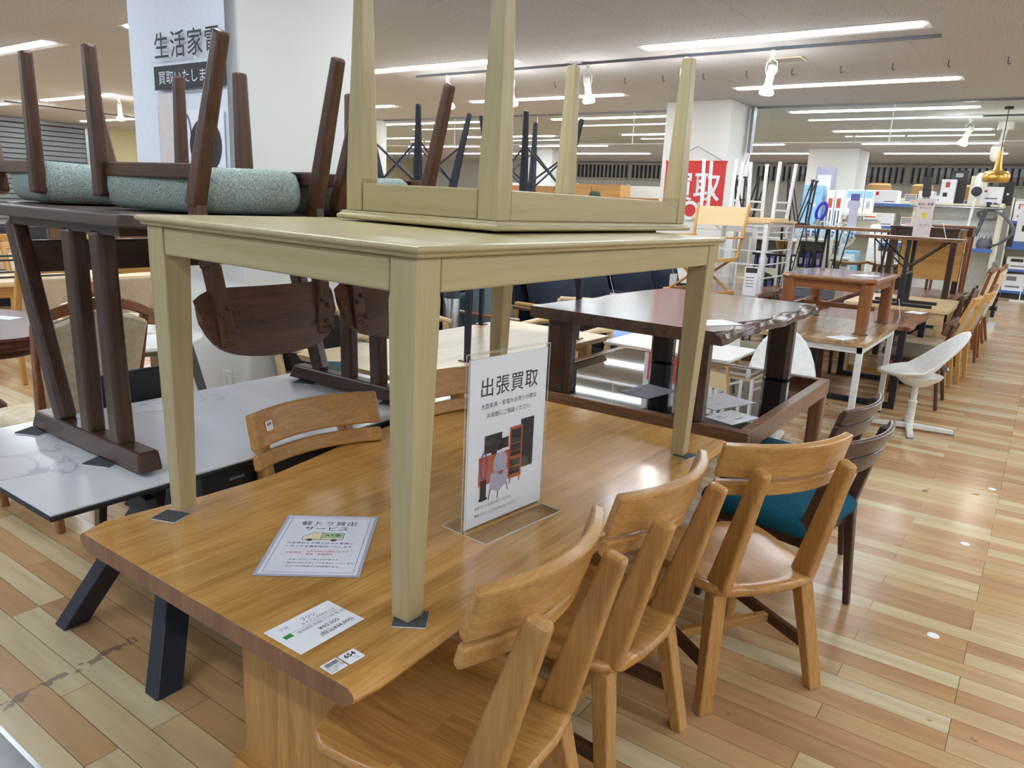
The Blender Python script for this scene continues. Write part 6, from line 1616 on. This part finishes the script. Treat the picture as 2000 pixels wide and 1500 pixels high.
# tool stand at the end of the aisle
t = thing('display_rack', 'white rack with black power tools facing the aisle end', 'rack', (-.62, 13.0, 0)); obj('rack_panel', B().box(-.03, .03, -.45, .25, .1, 1.0), M['grey_metal'], t); obj('rack_base', B().box(-.12, .12, -.5, .3, 0, .1), M['white'], t)
for i, (y, z) in enumerate(((-.3, .8), (-.1, .7), (.05, .5), (-.25, .45), (-.05, .3))):
    o = tag(obj('power_tool', B().box(0, .09, -.07, .07, 0, .06).box(.02, .07, -.07, -.03, -.1, 0), M['black'], None, .01), 'black power tool hanging on the white rack, %s' % ('top left', 'top middle', 'middle right', 'middle left', 'lowest')[i], 'tool'); o.location = (-.59, 13.0+y, z)
    obj('tool_band', B().box(.0, .092, -.02, .0, -.002, .062), M['red_cloth' if i % 2 else 'grey_metal'], o)
# far right shelf against the wall
bay('cream wall shelf at the right end of the hall', -.85, 1.6, 19.3, (.16, .62, 1.08, 1.62), 2.1)
for i, (x, z, w_, h_, c, lb) in enumerate(((-.55, 1.62, .5, .42, 'paper', 'white carton with red print at the top right shelf'), (.15, 1.62, .5, .4, 'red_cloth', 'red carton on the top right shelf'), (-.5, 1.08, .42, .44, 'blue', 'blue moving service poster box on the right shelf'), (.1, 1.08, .5, .36, 'white', 'white appliance box on the third right shelf'),
    (-.5, .62, .5, .26, 'white', 'white flat appliance on the second right shelf'), (.15, .62, .5, .3, 'paper_gloss', 'pale appliance on the second right shelf'), (-.55, .16, .4, .36, 'paper', 'white carton on the lowest right shelf'), (.0, .16, .42, .3, 'offwhite', 'cream carton on the lowest right shelf'), (.75, 1.08, .5, .36, 'paper', 'white carton at the far right of the third shelf'), (.75, 1.62, .5, .36, 'cardboard', 'brown carton at the far right of the top shelf'))):
    t = disp_box(lb, x, 19.48, z+.001, w_, h_, .3, M[c], [('printed_patch', ('red_cloth', 'paper', 'paper', 'charcoal', 'charcoal', 'blue', 'grey_ink', 'orange_print', 'blue', 'charcoal')[i], (-w_*.35, w_*.1, h_*.6, h_*.85)), ('printed_lines', 'grey_ink', (-w_*.35, w_*.3, h_*.2, h_*.3))])
    if i == 2:
        mm = frame((0, -.152, 0), (1, 0, 0), (0, 0, 1)); text('引越', .15, M['paper'], t, mm @ at(0, .2, .003), align='CENTER', bold=.004)
t = thing('poster', 'white appliance buying poster at the right picture edge', 'poster', (-.42, 18.6, 1.22)); obj('poster_sheet', B().box(-.25, .35, -.003, .003, 0, .72), M['paper'], t); mm = frame((0, -.004, 0), (1, 0, 0), (0, 0, 1)); text('カンタン', .08, M['ink'], t, mm @ at(.05, .55, .001), align='CENTER'); text('家電', .14, M['ink'], t, mm @ at(.05, .38, .001), align='CENTER')
q = B(); quad(q, -.15, .0, .2, .32, mm, .001); quad(q, .08, .25, .18, .3, mm, .001); obj('printed_photos', q, M['charcoal'], t); obj('poster_stand', B().box(.04, .06, .0, .02, -1.22, 0), M['white_metal'], t); obj('poster_base', B().box(-.12, .22, -.12, .14, -1.22, -1.2), M['white_metal'], t)
t = thing('carton', 'brown carton lying on top of the far right shelf', 'box', (-.2, 19.5, 2.06)); obj('box_body', B().box(-.3, .3, -.12, .2, .041, .2), M['cardboard'], t, .004); obj('box_tape', B().box(-.03, .03, -.122, .2, .04, .202), M['pale_yellow'], t)
# pendant lamp
t = thing('pendant_lamp', 'brushed gold pendant lamp hanging at the upper right', 'pendant lamp', (-.735, 11.5, CEIL))
obj('ceiling_cap', B().lathe([(.05, -.03), (.05, 0)], 18), M['charcoal'], t); obj('cord', B().tube([(0, 0, -.03), (0, 0, -.545)], .006, 6), M['charcoal'], t)
obj('lamp_stem', B().lathe([(.026, -.53), (.03, -.6), (.044, -.74), (.055, -.77)][::-1], 24), M['gold'], t, smooth=True)
obj('lamp_shade', B().lathe([(.125, -.91), (.145, -.90), (.155, -.86), (.15, -.81), (.12, -.775), (.055, -.765)], 32), M['gold'], t, smooth=True)
# ceiling camera
t = thing('security_camera', 'white ceiling camera bracket beside the gold pendant lamp', 'camera', (-.84, 13.2, CEIL)); obj('mount', B().lathe([(.10, -.1), (.10, 0)], 20), M['white'], t, smooth=True); obj('arm', B().tube([(0, 0, -.1), (-.02, -.05, -.3)], .035, 10), M['white'], t); obj('camera_body', B().lathe([(.05, -.12), (.075, -.08), (.08, .06), (.05, .1)], 16, m=Matrix.Translation((-.05, -.1, -.42)) @ Matrix.Rotation(R(25), 4, 'X')), M['white'], t, smooth=True)
# ------------------------------------------------------------------ middle far background cabinets and person
def cabinet(label, x0, x1, y, z1, m, doors=2, glassd=False, d=.45, mm='yellow'):
    t = thing('cabinet', label, 'cabinet', ((x0+x1)/2, y, 0)); a = (x1-x0)/2
    obj('carcass', B().box(-a, a, 0, d, .06, z1), m, t, .004); obj('plinth', B().box(-a+.02, a-.02, .02, d, 0, .06), M['darkwood'][0], t)
    for k in range(doors):
        w_ = 2*a/doors; x = -a+w_*k
        dr = obj('door', B().box(x+.006, x+w_-.006, -.02, 0, .1, z1-.04), m, t, .003)
        if glassd: obj('glass_panel', B().box(x+.05, x+w_-.05, -.024, -.02, z1*.5, z1-.1), M['dark_glass'], dr)
        obj('knob', B().lathe([(.012, 0), (.014, .02)], 10, m=Matrix.Translation((x+(w_-.05 if k % 2 == 0 else .05), -.02, z1*.5)) @ Matrix.Rotation(R(90), 4, 'X')), M['steel'], dr)
    return t
cabinet('tall light brown wardrobe behind the person with the hat', -8.7, -7.36, 14.0, 1.97, M['yellow'][0])
cabinet('light brown glass door cupboard right of the wardrobe', -7.2, -6.0, 13.4, 1.72, M['oak'][0], 2, True)
cabinet('orange brown wardrobe seen between the black chair legs', -10.2, -8.85, 13.8, 1.9, M['oak'][2])
cabinet('brown cupboard left of the orange brown wardrobe', -12.4, -11.3, 13.6, 1.75, M['midwood'][0])
for i, x in enumerate((-11.1, -9.8, -8.5, -7.2, -5.9)):
    t = thing('partition_panel', 'white freestanding partition panel, %s from the left along the back' % ('first', 'second', 'third', 'fourth', 'fifth')[i], 'panel', (x, 15.3, 0), 0, 'white partition panels'); obj('panel', B().box(-.63, .63, -.02, .02, .1, 2.0), M['white'], t, .004); obj('panel_post', B().box(.62, .66, -.03, .03, 0, 2.03), M['cream_metal'], t); obj('panel_foot', B().box(-.5, -.44, -.2, .2, 0, .1).box(.44, .5, -.2, .2, 0, .1), M['cream_metal'], t)
def person():
    px, py = -6.42, 11.3
    t = thing('person', 'person in a green bucket hat and dark clothes standing far back', 'person', (px, py, 0), 215)
    V = [(0, 0, .92), (0, .01, 1.08), (0, .02, 1.25), (0, .01, 1.38), (0, .0, 1.47), (0, .03, 1.56), (0, .02, 1.66),
         (.10, 0, .86), (.11, .02, .48), (.11, -.02, .09), (.115, .09, .035), (-.10, 0, .86), (-.11, .02, .48), (-.11, -.02, .09), (-.115, .09, .035),
         (.18, 0, 1.36), (.23, -.02, 1.10), (.22, .10, .88), (.21, .13, .81), (-.18, 0, 1.36), (-.23, -.02, 1.10), (-.22, .10, .88), (-.21, .13, .81)]
    E_ = [(0, 1), (1, 2), (2, 3), (3, 4), (4, 5), (5, 6), (0, 7), (7, 8), (8, 9), (9, 10), (0, 11), (11, 12), (12, 13), (13, 14), (3, 15), (15, 16), (16, 17), (17, 18), (3, 19), (19, 20), (20, 21), (21, 22)]
    r = [.13, .12, .14, .12, .05, .078, .08, .085, .06, .042, .035, .085, .06, .042, .035, .06, .045, .035, .03, .06, .045, .035, .03]
    me = bpy.data.meshes.new('body'); me.from_pydata(V, E_, []); o = bpy.data.objects.new('body', me); C.objects.link(o)
    md = o.modifiers.new('skin', 'SKIN'); md.use_smooth_shade = True
    for i, v in enumerate(me.skin_vertices[0].data): v.radius = (r[i], r[i]*.85); v.use_root = (i == 0)
    s_ = o.modifiers.new('sub', 'SUBSURF'); s_.levels = 2; s_.render_levels = 2
    dg = bpy.context.evaluated_depsgraph_get(); dg.update(); m2 = bpy.data.meshes.new_from_object(o.evaluated_get(dg)); bpy.data.objects.remove(o)
    m2.materials.clear(); m2.materials.append(M['skin']); m2.materials.append(M['coat'])
    for p in m2.polygons: p.material_index = 0 if p.center.z > 1.45 or (p.center.z < .9 and abs(p.center.x) > .18) else 1; p.use_smooth = True
    b = bpy.data.objects.new('body', m2); C.objects.link(b); b.parent = t
    for s in (-1, 1):
        obj('eye', B().lathe([(.004, -.008), (.012, 0), (.004, .008)], 10, (s*.032, .095, 1.61)), M['ink'], t, smooth=True)
        obj('ear', B().lathe([(.008, -.03), (.018, 0), (.008, .03)], 10, (s*.084, .02, 1.595)), M['skin'], t, smooth=True)
    obj('nose', B().bar((0, .095, 1.61), (0, .118, 1.57), .014, .016, .026, .02), M['skin'], t, .005); obj('mouth', B().box(-.025, .025, .09, .102, 1.532, 1.54), M['pink_print'], t, .002)
    obj('hair', B().lathe([(.086, 1.56), (.092, 1.62), (.088, 1.68)], 18, (0, -.005, 0)), M['ink'], t, smooth=True)
    obj('bucket_hat', B().lathe([(.15, 1.625), (.152, 1.632), (.105, 1.665), (.098, 1.70), (.085, 1.75), (.06, 1.765), (.01, 1.768)], 24, (0, .01, 0)), M['hat'], t, smooth=True)
    for s in (-1, 1):
        fg = B()
        for k in range(4): fg.tube([(s*(.205+.012*k-.02), .135, .80), (s*(.205+.012*k-.02), .15, .755-.006*(k in (1, 2))), (s*(.2+.012*k-.02), .142, .72)], .008, 6)
        fg.tube([(s*.185, .135, .82), (s*.17, .15, .79), (s*.17, .155, .76)], .009, 6)
        obj('fingers', fg, M['skin'], t, smooth=True)
person()
# red fire sign style strip: aisle end wall items are left to the shelves
